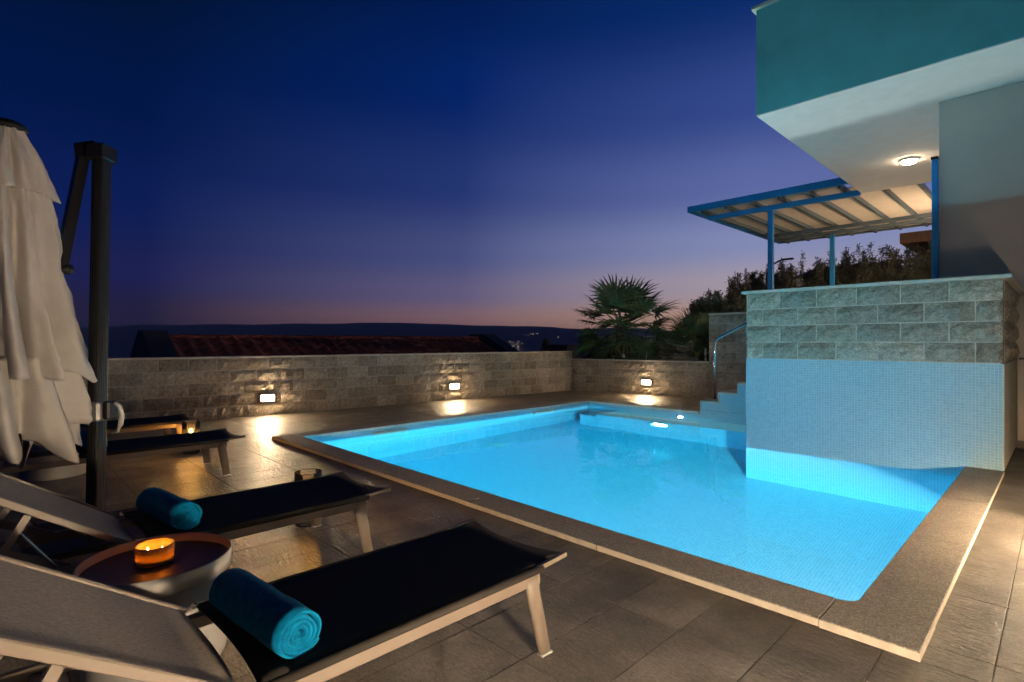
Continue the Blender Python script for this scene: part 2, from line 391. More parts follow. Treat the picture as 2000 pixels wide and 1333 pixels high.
def sky_pt(x, y, z):
    """point at height z seen at photograph pixel x, y"""
    r = FW+RT*((x-1000)/FPX)-Vector((0, 0, 1))*((y-HOR)/FPX)
    return Vector((0, 0, CAM_H))+r*((z-CAM_H)/r.z)
def in_view(p, m=60):
    d = Vector(p)-Vector((0, 0, CAM_H)); z = d.dot(FW)
    if z < 0.2: return False
    x = 1000+FPX*d.dot(RT)/z; y = HOR-FPX*d.z/z
    return -m < x < 2000+m and -m < y < 1333+m

# ================================================================== THE SETTING
# sea, far island, lower ground
SEA_Z = -40.0
def disc(r, z, n=96, c=(0, 0)):
    m = MB(); vs = [(c[0], c[1], z)]+[(c[0]+r*math.cos(2*math.pi*k/n), c[1]+r*math.sin(2*math.pi*k/n), z) for k in range(n)]
    return m.add(vs, [(0, 1+k, 1+(k+1) % n) for k in range(n)])
struct(disc(6800, SEA_Z).build('sea', 'sea'), 'dark calm sea beyond the neighbouring roof')
def island():
    prof = [(-900, 640), (-400, 632), (150, 640), (300, 634), (500, 634), (640, 632), (780, 630), (860, 633), (940, 637), (1010, 637), (1060, 638), (1130, 643), (1220, 640), (1350, 648), (1600, 645), (2200, 652), (3200, 650)]
    def hy(x):
        for (a, ya), (b, yb) in zip(prof, prof[1:]):
            if a <= x <= b: t = (x-a)/(b-a); t = t*t*(3-2*t); return ya+(yb-ya)*t
        return 650
    m = MB(); D0 = 4200.0; xs = list(range(-880, 3181, 20)); rows = [0.0, 0.12, 0.3, 0.55, 0.8, 1.0]; vs = []
    for x in xs:
        top = CAM_H+(HOR-hy(x))/FPX*(D0+900)
        for r in rows:
            d = D0+900*r; j = mnoise.noise((x*0.013, r*3.1, 1.7))*0.5+mnoise.noise((x*0.05, r*7, 4.2))*0.25
            z = SEA_Z+(top-SEA_Z)*(r**0.75)+(j*26 if 0 < r < 1 else j*17 if r else 0)
            p = FW*d+RT*(x-1000)/FPX*d; vs.append((p.x, p.y, z-1.0))
        p = FW*(D0+2200)+RT*(x-1000)/FPX*(D0+2200); vs.append((p.x, p.y, SEA_Z-5))
    nr = len(rows)+1; fs = [(i*nr+k, (i+1)*nr+k, (i+1)*nr+k+1, i*nr+k+1) for i in range(len(xs)-1) for k in range(nr-1)]
    m.add(vs, fs); struct(m.build('hills', 'hill', smooth=True), 'long low island ridge across the water')
    m = MB(); rr = random.Random(3)
    spots = [(958+rr.random()*62, 668+rr.random()*10) for _ in range(46)]+[(1022+rr.random()*30, 651+rr.random()*5) for _ in range(7)]+[(690, 641), (1090, 660), (1081, 676), (165, 647)]
    for x, y in spots:
        d = D0-15 if y > 662 else D0+240; p = FW*d+RT*(x-1000)/FPX*d; z = CAM_H-(y-HOR)/FPX*d+4; r = 1.0+rr.random()*1.6
        m.add([(p.x-r, p.y, z), (p.x, p.y-r, z), (p.x+r, p.y, z), (p.x, p.y+r, z), (p.x, p.y, z+r), (p.x, p.y, z-r)], [(0, 1, 4), (1, 2, 4), (2, 3, 4), (3, 0, 4), (1, 0, 5), (2, 1, 5), (3, 2, 5), (0, 3, 5)])
    tag(m.build('town_lights', 'far_light'), 'scattered tiny town lights along the far shore', 'lights', kind='stuff')
island()
def lower_ground():
    m = MB(); n = 60; rad = [0, 15, 30, 50, 80, 120, 180, 260, 360, 520]; vs, fs = [], []
    for r in rad:
        for k in range(n):
            a = 2*math.pi*k/n; x, y = r*math.cos(a), r*math.sin(a)
            z = -3.4-max(0, r-30)*0.085+mnoise.noise((x*0.02, y*0.02, 0))*min(2.0, r*0.02)
            vs.append((x-4, y+5, z-0.6))
    for i in range(len(rad)-1):
        for k in range(n): fs.append((i*n+k, i*n+(k+1) % n, (i+1)*n+(k+1) % n, (i+1)*n+k))
    struct(m.add(vs, fs).build('ground', 'ground', smooth=True), 'dark sloping ground below the pool terrace')
lower_ground()

# ------------------------------------------------------------------ pool
PX0, PX1, PY0, PY1 = -7.65, -0.745, 3.205, 9.90      # inner faces
CX0, CX1, CY0, CY1 = -7.95, -0.44, 2.91, 10.20       # outer edge of the coping
BX, BY = -3.12, 7.62                                 # corner of the mosaic feature wall
FLOOR_Z, WATER_Z, COP_Z = -1.78, -0.08, 0.045
def pool():
    m = MB()
    def q(a, b, c, d): m.add([a, b, c, d], [(0, 1, 2, 3)])
    z0, z1 = FLOOR_Z, 0.0
    q((PX0, PY0, z0), (PX1, PY0, z0), (PX1, PY1, z0), (PX0, PY1, z0))
    q((PX1, PY0, z0), (PX0, PY0, z0), (PX0, PY0, z1), (PX1, PY0, z1))
    q((PX0, PY0, z0), (PX0, PY1, z0), (PX0, PY1, z1), (PX0, PY0, z1))
    q((PX0, PY1, z0), (-2.6, PY1, z0), (-2.6, PY1, z1), (PX0, PY1, z1))
    q((PX1, BY+0.3, z0), (PX1, PY0, z0), (PX1, PY0, z1), (PX1, BY+0.3, z1))
    # rounded near corner
    r = 0.07; vs, fs = [], []
    for k in range(7):
        a = R(-90+90*k/6); x, y = PX1-r+r*math.cos(a), PY0+r+r*math.sin(a)
        vs += [(x-0.002, y+0.002, z0), (x-0.002, y+0.002, z1)]
    fs = [(2*k+2, 2*k, 2*k+1, 2*k+3) for k in range(6)]; m.add(vs, fs)
    basin = struct(m.build('pool_basin', 'mosaic'), 'pale blue mosaic lined swimming pool basin')
    # shell ground around
    # submerged bench and entry step
    b = MB(); b.bbox(-6.85, -2.7, 9.10, PY1+0.05, FLOOR_Z-0.05, -0.34, 0.006)
    b.build('bench', 'mosaic', basin)
    b = MB(); b.bbox(-7.27, -6.853, 9.10, PY1+0.05, FLOOR_Z-0.05, -0.60, 0.006); b.build('step', 'mosaic', basin)
    b = MB(); b.lathe([(0.0, 0.012), (0.09, 0.012), (0.11, 0.0)], 20, c=(-7.05, 6.5, FLOOR_Z)); b.build('floor_drain', 'grey_plastic', basin)
    w = MB(); w.add([(PX0-0.02, PY0-0.02, WATER_Z), (PX1+0.02, PY0-0.02, WATER_Z), (PX1+0.02, BY+0.04, WATER_Z), (BX+0.04, BY+0.04, WATER_Z), (BX+0.04, PY1+0.02, WATER_Z), (PX0-0.02, PY1+0.02, WATER_Z)], [(0, 1, 2, 3, 4, 5)])
    top = list(w.v); w.add(top+[(x, y, FLOOR_Z-0.05) for x, y, z in top], [(6+i, 6+(i+1) % 6, (i+1) % 6, i) for i in range(6)]+[(11, 10, 9, 8, 7, 6)])
    wo = struct(w.build('water', 'water', None, True), 'clear lit turquoise pool water'); wo.cycles.is_caustics_caster = True
    for y, d in ((4.68, 0.62), (8.35, 0.62)):
        s = thing('pool_skimmer', 'long pale skimmer mouth at the waterline, %s' % ('nearer the loungers' if y < 6 else 'nearer the palm corner'), 'skimmer', (PX0, y, -0.07), group='skimmers in the pool side')
        b = MB(); b.bbox(-0.01, 0.035, -d/2, d/2, -0.045, 0.035, 0.006); b.build('frame', 'skimmer', s)
        b = MB(); b.bbox(0.036, 0.05, -d/2+0.03, d/2-0.03, -0.03, 0.018, 0.004); b.build('flap', 'skimmer', s)
    # lamps in niches
    def pool_lamp(loc, rz, mat, label, rr=0.18, hood=0.03, lc=(0.10, 0.74, 1.0), tilt=0):
        t = thing('pool_lamp', label, 'pool light', loc, rz, 'underwater pool lights'); t.rotation_euler = (0, R(tilt), rz)      # shines along local +x
        b = MB(); n = 24; vs = [(0.012, 0, 0)]+[(0.012, rr*math.cos(2*math.pi*k/n), rr*math.sin(2*math.pi*k/n)) for k in range(n)]
        b.add(vs, [(0, 1+k, 1+(k+1) % n) for k in range(n)]); b.build('lens', 'lamp_pool', t)
        ld = bpy.data.lights.new('bulb', 'AREA'); ld.shape = 'DISK'; ld.size = rr*1.8; ld.energy = mat; ld.color = lc; ld.cycles.is_caustics_light = True
        lo = bpy.data.objects.new('bulb', ld); col.objects.link(lo); lo.parent = t; lo.location = (0.02, 0, 0); lo.rotation_euler = (0, R(-90), 0)
        b = MB(); prof = [(rr+0.002, 0.0), (rr+0.002, hood), (rr+0.025, hood), (rr+0.03, 0.0)]
        vs = [(x, r*math.cos(2*math.pi*k/n), r*math.sin(2*math.pi*k/n)) for r, x in prof for k in range(n)]
        b.add(vs, [(i*n+k, i*n+(k+1) % n, (i+1)*n+(k+1) % n, (i+1)*n+k) for i in range(3) for k in range(n)]); b.build('rim', 'grey_plastic', t)
    pool_lamp((-2.2, PY0, -0.62), R(90), 175, 'underwater light in the pool side under the coping by the rounded corner')
    pool_lamp((-5.6, PY0, -0.62), R(90), 75, 'underwater light in the pool side under the coping by the loungers')
    pool_lamp((PX1-0.085, 4.1, -0.84), R(180), 5500, 'underwater light in the pool side below the house side coping', 0.12, hood=0.03, lc=(2.0, 1.07, 0.93), tilt=36)
    pool_lamp((-5.3, 9.10, -0.58), R(-90), 90, 'underwater light in the front of the submerged bench', hood=0.12)
    pool_lamp((-5.35, PY1, -0.20), R(-90), 2600, 'small underwater light above the submerged bench', 0.04, 0.02, (0.8, 0.97, 0.93))
    # coping slabs
    def slab(x0, x1, y0, y1, par, outer):
        g = 0.0012; b = MB(); b.bbox(x0+g, x1-g, y0+g, y1-g, 0.002, COP_Z+random.uniform(-0.0012, 0.0012), 0.005)
        for i, f in enumerate(b.f):
            p = [Vector(b.v[k]) for k in f]; c = sum(p, Vector())/len(p)
            if c.z < COP_Z-0.006: b.mi[i] = 1
        b.build('slab', ['coping', 'coping_edge'], par)
    cp = struct(link('pool_coping', None), 'speckled stone coping round the pool')
    L = 1.345
    # near side, from the corner slab leftwards
    # corner slab with rounded inner corner
    n = 8; r = 0.075; ix, iy = PX1-0.012, PY0+0.012; e0 = CX1-0.40; e1 = CY0+0.40
    arc = [(ix-r+r*math.cos(R(-90+90*k/n)), iy+r+r*math.sin(R(-90+90*k/n))) for k in range(n+1)]
    out = [(e0+0.002, CY0), (CX1, CY0), (CX1, e1-0.002), (ix, e1-0.002)]+arc[::-1]+[(e0+0.002, iy)]
    def ring(pts, ins):
        k = len(pts); res = []
        for i in range(k):
            p0, p1, p2 = Vector(pts[i-1]), Vector(pts[i]), Vector(pts[(i+1) % k])
            n1 = (p1-p0).normalized(); n2 = (p2-p1).normalized(); a = Vector((-n1.y, n1.x))+Vector((-n2.y, n2.x))
            res.append(tuple(p1+a.normalized()*ins*min(1.6, 1/max(0.3, a.length/2))))
        return res
    b = MB(); k = len(out); inn = ring(out, 0.005)
    vs = [(x, y, 0.002) for x, y in out]+[(x, y, COP_Z-0.005) for x, y in out]+[(x, y, COP_Z) for x, y in inn]
    fs = [(i, (i+1) % k, k+(i+1) % k, k+i) for i in range(k)]; b.add(vs, fs, 1)
    b.add([vs[i] for i in range(k, 3*k)], [(i, (i+1) % k, k+(i+1) % k, k+i) for i in range(k)], 0)
    b.add(vs[2*k:], [tuple(range(k))], 0); b.build('corner_slab', ['coping', 'coping_edge'], cp)
    x = e0
    while x > CX0+0.305:
        x2 = max(x-L, CX0+0.30); slab(x2, x, CY0, PY0+0.012, cp, 'y'); x = x2
    slab(CX0, CX0+0.30, CY0, PY0+0.012, cp, 'y')
    y = e1
    while y < BY-0.01:
        y2 = min(y+L, BY-0.004); slab(PX1-0.012, CX1, y, y2, cp, 'x'); y = y2
    y = PY0+0.012
    while y < PY1-0.02:
        y2 = min(y+L, PY1-0.012); slab(CX0, PX0+0.012, y, y2, cp, 'x'); y = y2
    x = CX0
    while x < -4.97:
        x2 = min(x+L, -4.965); slab(x, x2, PY1-0.012, CY1, cp, 'y'); x = x2
pool()

# ------------------------------------------------------------------ paved deck
def deck():
    X0, X1, Y0, Y1 = -10.95, 0.62, -2.6, 12.75
    m = MB(); z = -0.006
    for a, b, c, d in ((X0, CX0+0.15, Y0, Y1), (CX1-0.15, X1, Y0, Y1), (CX0+0.15, CX1-0.15, Y0, CY0+0.15), (CX0+0.15, CX1-0.15, CY1-0.1, Y1)):
        m.box(a, b, c, d, -3.6, z)
    dk = struct(m.build('deck', 'grout'), 'brown grey slate look paving round the pool')
    TX, TY = 0.365, 0.72; g = 0.0022; rects = []
    i0, i1 = int((X0+0.21)/TX)-1, int((X1+0.21)/TX)+1; j0, j1 = int((Y0-3.12)/TY)-1, int((Y1-3.12)/TY)+1
    for i in range(i0, i1+1):
        for j in range(j0, j1+1):
            x0, y0 = -0.21+i*TX, 3.12+j*TY; a, b, c, d = max(x0, X0), min(x0+TX, X1), max(y0, Y0), min(y0+TY, Y1)
            if b-a < 0.03 or d-c < 0.03: continue
            pcs = []
            ox0, ox1, oy0, oy1 = CX0+0.012, CX1-0.012, CY0+0.012, CY1-0.012
            if b <= ox0 or a >= ox1 or d <= oy0 or c >= oy1: pcs = [(a, b, c, d)]
            else:
                if c < oy0: pcs.append((a, b, c, oy0))
                if d > oy1: pcs.append((a, b, oy1, d))
                cc, dd = max(c, oy0), min(d, oy1)
                if a < ox0: pcs.append((a, ox0, cc, dd))
                if b > ox1: pcs.append((ox1, b, cc, dd))
            pcs = [p for p in pcs if p[1]-p[0] > 0.006 and p[3]-p[2] > 0.006]
            if pcs: rects.append(pcs)
    def size(p):
        a, b, c, d = p[0]; ctr = ((a+b)/2, (c+d)/2, 0)
        return (0 if in_view(ctr, 120) else 1, Vector(ctr).length)
    rects.sort(key=size); cache = {}; rest = MB()
    for k, pcs in enumerate(rects):
        dz = random.uniform(-0.0012, 0.0012)
        if k < 290:
            key = tuple((round(b-a, 3), round(d-c, 3)) for a, b, c, d in pcs) if len(pcs) == 1 else None
            a, b, c, d = pcs[0]; ctr = ((a+b)/2, (c+d)/2)
            me = cache.get(key)
            if me is None:
                t = MB()
                for (p, q, r_, s_) in pcs: t.bbox(p+g-ctr[0], q-g-ctr[0], r_+g-ctr[1], s_-g-ctr[1], -0.03, 0, 0.0016)
                me = t.mesh('paver', 'paving')
                if key: cache[key] = me
            link('paver', me, dk, (ctr[0], ctr[1], dz))
        else:
            for (p, q, r_, s_) in pcs: rest.box(p+g, q-g, r_+g, s_-g, -0.03, dz)
    if rest.v: tag(rest.build('far_pavers', 'paving', dk), kind='stuff')
deck()

# ------------------------------------------------------------------ split-face block walls
BLK = {}
def block_mesh(w, h, var):
    key = (round(w, 3), round(h, 3), var)
    if key in BLK: return BLK[key]
    rr = random.Random(hash(key) & 0xffff); nx, nz = 6, 3; d = 0.13; m = MB(); vs = []
    for k in range(nz+1):
        for i in range(nx+1):
            ex = i in (0, nx); ez = k in (0, nz)
            y = rr.uniform(0.004, 0.010) if (ex or ez) else -rr.uniform(0.0, 0.034)
            x = w*i/nx+(0 if ex else rr.uniform(-0.015, 0.015)); z = h*k/nz+(0 if ez else rr.uniform(-0.012, 0.012))
            vs.append((x, y, z))
    fs = [(k*(nx+1)+i, k*(nx+1)+i+1, (k+1)*(nx+1)+i+1, (k+1)*(nx+1)+i) for k in range(nz) for i in range(nx)]
    o = len(vs); vs += [(0, d, 0), (w, d, 0), (w, d, h), (0, d, h)]
    bot = list(range(nx+1)); top = [nz*(nx+1)+i for i in range(nx+1)]; lf = [k*(nx+1) for k in range(nz+1)]; rt = [k*(nx+1)+nx for k in range(nz+1)]
    fs += [tuple([o+1]+bot[::-1]+[o])[::1], tuple([o+3]+top+[o+2]), tuple([o]+lf+[o+3]), tuple([o+2]+rt[::-1]+[o+1])]
    m.add(vs, fs); me = m.mesh('block', 'block'); BLK[key] = me; return me
def fill_blocks(root, L, z0, z1, off0=0.0, y=0.0, blen=0.445, bh=0.2225, seed=1, x_start=0.0, rows=None):
    rr = random.Random(seed); rows = rows or max(1, round((z1-z0)/bh)); h = (z1-z0)/rows; g = 0.0065
    for r in range(rows):
        x = x_start; first = blen*(0.5 if (r+1) % 2 else 1.0)*(1 if off0 == 0 else off0)
        cuts = [x]
        x += min(first, L)
        while x < x_start+L-0.09: cuts.append(x); x += blen
        cuts.append(x_start+L)
        for a, b in zip(cuts, cuts[1:]):
            if b-a < 0.05: continue
            link('block', block_mesh(b-a-2*g, h-2*g, rr.randrange(4)), root, (a+g, y+rr.uniform(-0.003, 0.003), z0+r*h+g))
def block_wall(name, label, A, B, z0, z1, capz=0.03, thick=0.24, cat='wall', seed=1, over=0.025, core='mortar', caplen=1.2, rows=None):
    A, B = Vector((*A, 0)), Vector((*B, 0)); d = B-A; L = d.length
    t = thing(name, label, cat, (A.x, A.y, 0), math.atan2(d.y, d.x))
    m = MB(); m.box(0, L, 0.012, thick, z0-0.3, z1-0.002); m.build('core', core, t)
    fill_blocks(t, L, z0, z1, seed=seed, rows=rows)
    if capz:
        n = max(1, round(L/caplen)); s = L/n; m = MB(); m.bbox(0.0015, s-0.0015, -over, thick+over, 0, capz, 0.004); me = m.mesh('cap_slab', 'cap')
        for i in range(n): link('cap_slab', me, t, (i*s, 0, z1+0.0015))
    return t
BWD = Vector((0.69, 8.65)).normalized()
def bw(y): return (-10.62+(y-3.42)*0.0798, y)
block_wall('garden_wall', 'long split-face block wall with pale cap behind the pool and loungers', bw(-2.6), bw(12.10), 0, 1.10, 0.03, 0.22, seed=3)
PLA, PLB = Vector((-9.95, 12.10)), Vector((-6.10, 12.66))
block_wall('planter_wall', 'low block planter wall with pale cap in front of the palm', PLA, PLB, 0, 0.885, 0.028, 0.22, seed=5, rows=4)
block_wall('boundary_wall', 'block boundary wall with pale cap behind the palm', (-10.95, 13.60), (-7.2, 13.95), 0.6, 1.54, 0.03, 0.3, seed=8, rows=4)
block_wall('retaining_wall', 'tall block retaining wall with pale cap beside the pool stairs', (-6.10, 12.68), (-2.2, 12.68), 0, 2.06, 0.035, 0.25, seed=11, rows=9)
def planter_soil():
    m = MB(); nx, ny = 22, 8; vs = []
    for j in range(ny+1):
        for i in range(nx+1):
            x = -10.2+4.2*i/nx; y0 = 12.1+0.1455*(x+9.95)+0.18; y1 = 15.5; y = y0+(y1-y0)*j/ny
            vs.append((x, y, 0.83+0.10*mnoise.noise((x*1.5, y*1.5, 0))+0.06*j/ny))
    m.add(vs, [(j*(nx+1)+i, j*(nx+1)+i+1, (j+1)*(nx+1)+i+1, (j+1)*(nx+1)+i) for j in range(ny) for i in range(nx)])
    struct(m.build('planter_soil', 'soil', smooth=True), 'dark soil in the raised planter')
planter_soil()

# ------------------------------------------------------------------ mosaic feature wall standing in the pool
def feature_wall():
    x0, x1, y0, y1 = BX, -0.452, BY, 9.74; zt = 1.168
    t = thing('feature_wall', 'blue mosaic wall rising from the pool with rough stone courses above', 'wall', (0, 0, 0))
    m = MB(); m.add([(x0, y0, FLOOR_Z-0.1), (x1, y0, FLOOR_Z-0.1), (x1, y0, zt), (x0, y0, zt), (x0, y1, FLOOR_Z-0.1), (x0, y1, zt), (x1, y1, zt)], [(0, 1, 2, 3), (4, 0, 3, 5), (3, 2, 6, 5)])
    m.build('mosaic_panel', 'mosaic', t)
    m = MB(); m.bbox(x1+0.001, x1+0.012, y0-0.001, y1, COP_Z+0.0, zt-0.003, 0.002); m.build('side_panel', 'render_cream', t)
    m = MB(); m.box(x0+0.012, x1-0.015, y0+0.012, y1-0.012, zt-0.25, 2.068); m.build('core', 'mortar', t)
    f = link('course_front', None, t, (x0, y0, 0)); f.name = 'stone_facing'
    fill_blocks(f, x1-x0+0.006, zt+0.003, 2.07, seed=21, rows=4)
    s = link('stone_facing', None, t, (x1+0.01, y0+0.14, 0), R(90)); fill_blocks(s, y1-y0-0.14, zt+0.003, 2.07, seed=22, rows=4)
    n = 3; L = (x1+0.075-(x0-0.05))/n; m = MB(); m.bbox(0.0015, L-0.0015, -0.045, 0.36, 0, 0.036, 0.004); me = m.mesh('cap_slab', 'cap')
    for i in range(n): link('cap_slab', me, t, (x0-0.05+i*L, y0, 2.0715))
    m = MB(); m.bbox(-0.36, 0.075, 0, 1.74, 0, 0.036, 0.004); m.build('cap_slab', 'cap', t).location = (x1, y0+0.363, 2.0715)
feature_wall()

# ------------------------------------------------------------------ stairs up to the terrace and handrail
def stairs():
    t = thing('pool_stairs', 'mosaic sided stairs climbing from the pool edge to the upper terrace', 'stairs', (-4.955, 9.92, 0))
    n, rise, tread, wd = 10, 0.1875, 0.36, 2.6
    for i in range(n):
        x0, z1 = i*tread, 0.075+(i+1)*rise
        m = MB(); m.box(x0+0.03, n*tread+0.6 if i == n-1 else (i+1)*tread+0.03, 0.012, wd, -0.2 if i == 0 else 0.0, z1-0.042); m.build('step', 'mosaic', t)
        m = MB(); m.bbox(x0, x0+tread+(0.6 if i == n-1 else 0.028), -0.004, wd, z1-0.04, z1, 0.005); m.build('tread', 'cap', t)
        m = MB(); m.bbox(x0+0.003, x0+0.029, -0.003, wd, z1-rise-(0.1 if i == 0 else 0), z1-0.042, 0.004); m.build('riser', 'cap', t)
    m = MB(); m.box(0.006, n*tread+0.6, -0.016, 0.2, -0.02, 0.074); m.build('plinth', 'mosaic', t)
    h = thing('handrail', 'bent polished steel handrail at the foot of the pool stairs', 'handrail', (-4.86, 10.38, 0.262))
    m = MB(); pts = [(0, 0, 0.0), (0, 0, 1.10)]
    for k in range(1, 7):
        a = R(64*k/6); pts.append((0.12*(1-math.cos(a)), 0, 1.10+0.12*math.sin(a)))
    e = pts[-1]; pts.append((e[0]+0.9, 0, e[2]+0.45)); pts.append((e[0]+0.98, 0, e[2]+0.47))
    m.tube(pts, 0.026, 12); m.build('rail', 'steel', h, True)
    m = MB(); m.lathe([(0.0, 0.012), (0.045, 0.012), (0.05, 0.0)], 16); m.build('base_plate', 'steel', h)
    m = MB(); m.tube([(e[0]+0.96, 0, 0.30), (e[0]+0.96, 0, e[2]+0.46)], 0.022, 10); m.build('post', 'steel', h, True)
stairs()

# ------------------------------------------------------------------ upper terrace, house, pergola
def terrace():
    m = MB(); m.box(-6.08, 6, 12.93, 22.5, -1, 2.045); m.box(-1.2, 6, 9.80, 12.93, 2.0, 2.045)
    struct(m.build('terrace', 'paving'), 'raised terrace behind the retaining wall')
    m = MB(); nx, ny = 24, 10; vs = []
    for j in range(ny+1):
        for i in range(nx+1):
            x = -26+32*i/nx; y = 15.5+14*j/ny; zz = 0.7+1.0*max(0, min(1, (x+11)/4))
            vs.append((x, y, (zz if x > -13 else -2.5)+0.15*mnoise.noise((x, y, 3))-(0.0 if y < 24 else (y-24)*0.4)))
    m.add(vs, [(j*(nx+1)+i, j*(nx+1)+i+1, (j+1)*(nx+1)+i+1, (j+1)*(nx+1)+i) for j in range(ny) for i in range(nx)])
    struct(m.build('garden_bank', 'ground', smooth=True), 'dark planted bank behind the terrace')
terrace()
def house():
    h = thing('house', 'modern rendered house with a teal cantilevered upper storey over the pool', 'house', (0, 0, 0))
    SZ = 4.85; fx, fy, by = -3.295, 8.42, 14.56
    m = MB(); m.bbox(fx, 6.0, fy, fy+0.10, SZ+0.021, 6.47, 0.004); m.build('fascia', 'render_teal', h)
    m = MB(); m.bbox(fx+0.003, 6.0, fy+0.004, by, SZ, SZ+0.019, 0.003); m.build('soffit', 'render_white', h)
    m = MB(); m.bbox(fx+0.003, fx+0.12, fy+0.103, by, SZ+0.022, 6.468, 0.004); m.bbox(fx+0.123, 6, by-0.12, by-0.003, SZ+0.022, 6.468, 0.004); m.build('upper_wall', 'render_teal', h)
    m = MB(); m.bbox(fx-0.055, 6.0, fy-0.055, fy+0.22, 6.472, 6.52, 0.005); m.build('parapet_cap', 'cap', h)
    m = MB(); m.box(fx+0.124, 6, fy+0.104, by-0.124, 6.35, 6.40); m.build('flat_roof', 'render_grey', h)
    wx, wy = -1.262, 9.80
    m = MB(); m.bbox(wx, 6.0, wy, wy+0.25, 0.0, SZ-0.003, 0.005); m.build('wall', 'render_grey', h)
    m = MB(); m.bbox(wx+0.003, wx+0.25, wy+0.253, 18.2, 2.0, SZ-0.003, 0.005); m.build('side_wall', 'render_white', h)
    m = MB(); m.bbox(wx-0.075, wx-0.004, wy-0.07, wy+0.02, 1.6, 4.02, 0.006); m.build('gate_post', 'blue_paint', h)
    m = MB(); m.bbox(wx-0.085, wx-0.003, wy-0.078, wy+0.028, 4.023, 4.06, 0.004); m.build('gate_post_cap', 'dark_metal', h)
    # plinth at the end of the side passage
    w = thing('passage_wall', 'cream rendered low wall with dark cap beside the mosaic wall', 'wall', (0, 0, 0))
    m = MB(); m.bbox(-0.436, 0.85, 9.742, 9.797, 0.0, 1.165, 0.003); m.build('wall', 'render_cream', w)
    m = MB(); m.bbox(-0.42, 0.85, 9.715, 9.7975, 1.167, 1.19, 0.003); m.build('cap_slab', 'table_dark', w)
    m = MB(); m.bbox(-0.436, 0.85, 9.715, 9.739, 0.0, 0.10, 0.003); m.build('skirting', 'paving', w)
    # wall of the side passage, out of the picture to the right
    w = thing('passage_side_wall', 'cream rendered wall of the side passage along the paved strip', 'wall', (0, 0, 0))
    m = MB(); m.bbox(0.62, 0.85, -2.6, 9.71, -0.1, 2.2, 0.004); m.build('wall', 'render_cream', w)
    # ceiling lamp
    c = sky_pt(1776, 317, 4.80); l = thing('ceiling_lamp', 'round lit ceiling lamp under the white soffit', 'lamp', (c.x, c.y, SZ))
    m = MB(); m.lathe([(0.0, 0.0), (0.155, 0.0), (0.155, -0.022), (0.145, -0.030), (0.0, -0.030)], 32); m.build('base', 'render_white', l, False)
    m = MB(); m.lathe([(0.125, -0.031), (0.120, -0.055), (0.098, -0.072), (0.06, -0.081), (0.0, -0.084)], 32); m.build('shade', 'lamp_ceiling', l, True)
house()
def pergola():
    x0, x1, xh, y0, y1 = -7.30, -1.6, -3.30, 13.88, 20.72; zt, zb = 5.14, 4.98; yb = 14.58
    p = thing('pergola', 'blue steel pergola with cream boarded roof over the upper terrace', 'pergola', (0, 0, 0))
    m = MB(); m.bbox(x0, xh, y0, y0+0.10, zb, zt, 0.005); m.build('fascia_beam', 'blue_paint', p)
    m = MB(); m.bbox(x0, x0+0.10, y0+0.102, y1-0.102, zb, zt, 0.005); m.build('edge_beam', 'blue_paint', p)
    m = MB(); m.bbox(x0, x1, y1-0.10, y1, zb, zt, 0.005); m.build('edge_beam', 'rafter', p)
    m = MB(); m.bbox(x0+0.34, xh-0.003, 14.44, 14.54, 4.80, 4.925, 0.005); m.build('cross_beam', 'blue_paint', p)
    for y in (19.2, 18.4): m = MB(); m.bbox(x0+0.34, x1, y, y+0.09, 4.82, 4.925, 0.005); m.build('cross_beam', 'rafter', p)
    xs = [-6.92+0.663*k for k in range(8)]
    for k, x in enumerate(xs):
        m = MB(); m.bbox(x-0.038, x+0.038, (y0+0.103 if x < xh-0.05 else yb), y1-0.103, 4.928, 5.03, 0.004); m.build('rafter', 'rafter', p)
    for k in range(8):
        a = x0+0.103 if k == 0 else xs[k-1]+0.002; b = xs[k]-0.002
        m = MB(); m.bbox(a, b, (y0+0.104 if b < xh else yb), y1-0.104, 5.034, 5.054, 0.003); m.build('roof_panel', 'panel', p)
    for x, y, z in ((-5.30, 14.49, 4.797), (-5.16, 19.24, 4.817)):
        m = MB(); m.bbox(x-0.06, x+0.06, y-0.06, y+0.06, 2.05, z, 0.006); m.build('post', 'blue_paint', p)
        m = MB(); m.bbox(x-0.1, x+0.1, y-0.1, y+0.1, 2.046, 2.058, 0.002); m.build('base_plate', 'blue_paint', p)
pergola()
def wall_lamp(loc, rz, label, mat='lamp_warm', group='lit wall lamps', louvre=False):
    t = thing('wall_lamp', label, 'wall lamp', loc, rz, group)         # shines along local -y
    m = MB(); w, h, d = 0.112, 0.05, 0.055
    m.bbox(-w-0.012, w+0.012, -d, -0.002, h, h+0.012, 0.003); m.bbox(-w-0.012, w+0.012, -d, -0.002, -h-0.012, -h, 0.003)
    m.bbox(-w-0.012, -w, -d, -0.002, -h, h, 0.003); m.bbox(w, w+0.012, -d, -0.002, -h, h, 0.003); m.build('frame', 'grey_plastic', t)
    m = MB(); m.bbox(-w+0.001, w-0.001, -d-0.018, -0.006, -h+0.001, h-0.001, 0.008); m.build('lens', mat, t)
    m = MB(); m.bbox(-w-0.011, w+0.011, -0.0055, 0.05, -h-0.011, h+0.011, 0.002); m.build('back_box', 'grey_plastic', t)
    if louvre:
        for k in range(5):
            z = -h+0.004+k*0.022; m = MB(); m.add([(-w+0.002, -0.076, z+0.026), (w-0.002, -0.076, z+0.026), (w-0.002, -0.121, z), (-w+0.002, -0.121, z)], [(0, 1, 2, 3)]); sl = m.build('slat', 'dark_metal', t)
            sm = sl.modifiers.new('thick', 'SOLIDIFY'); sm.thickness = 0.0015
        m = MB(); m.bbox(-w-0.012, w+0.012, -0.128, -d-0.001, h+0.001, h+0.012, 0.002); m.build('hood', 'grey_plastic', t)
a_bw = math.atan2(BWD.y, BWD.x)
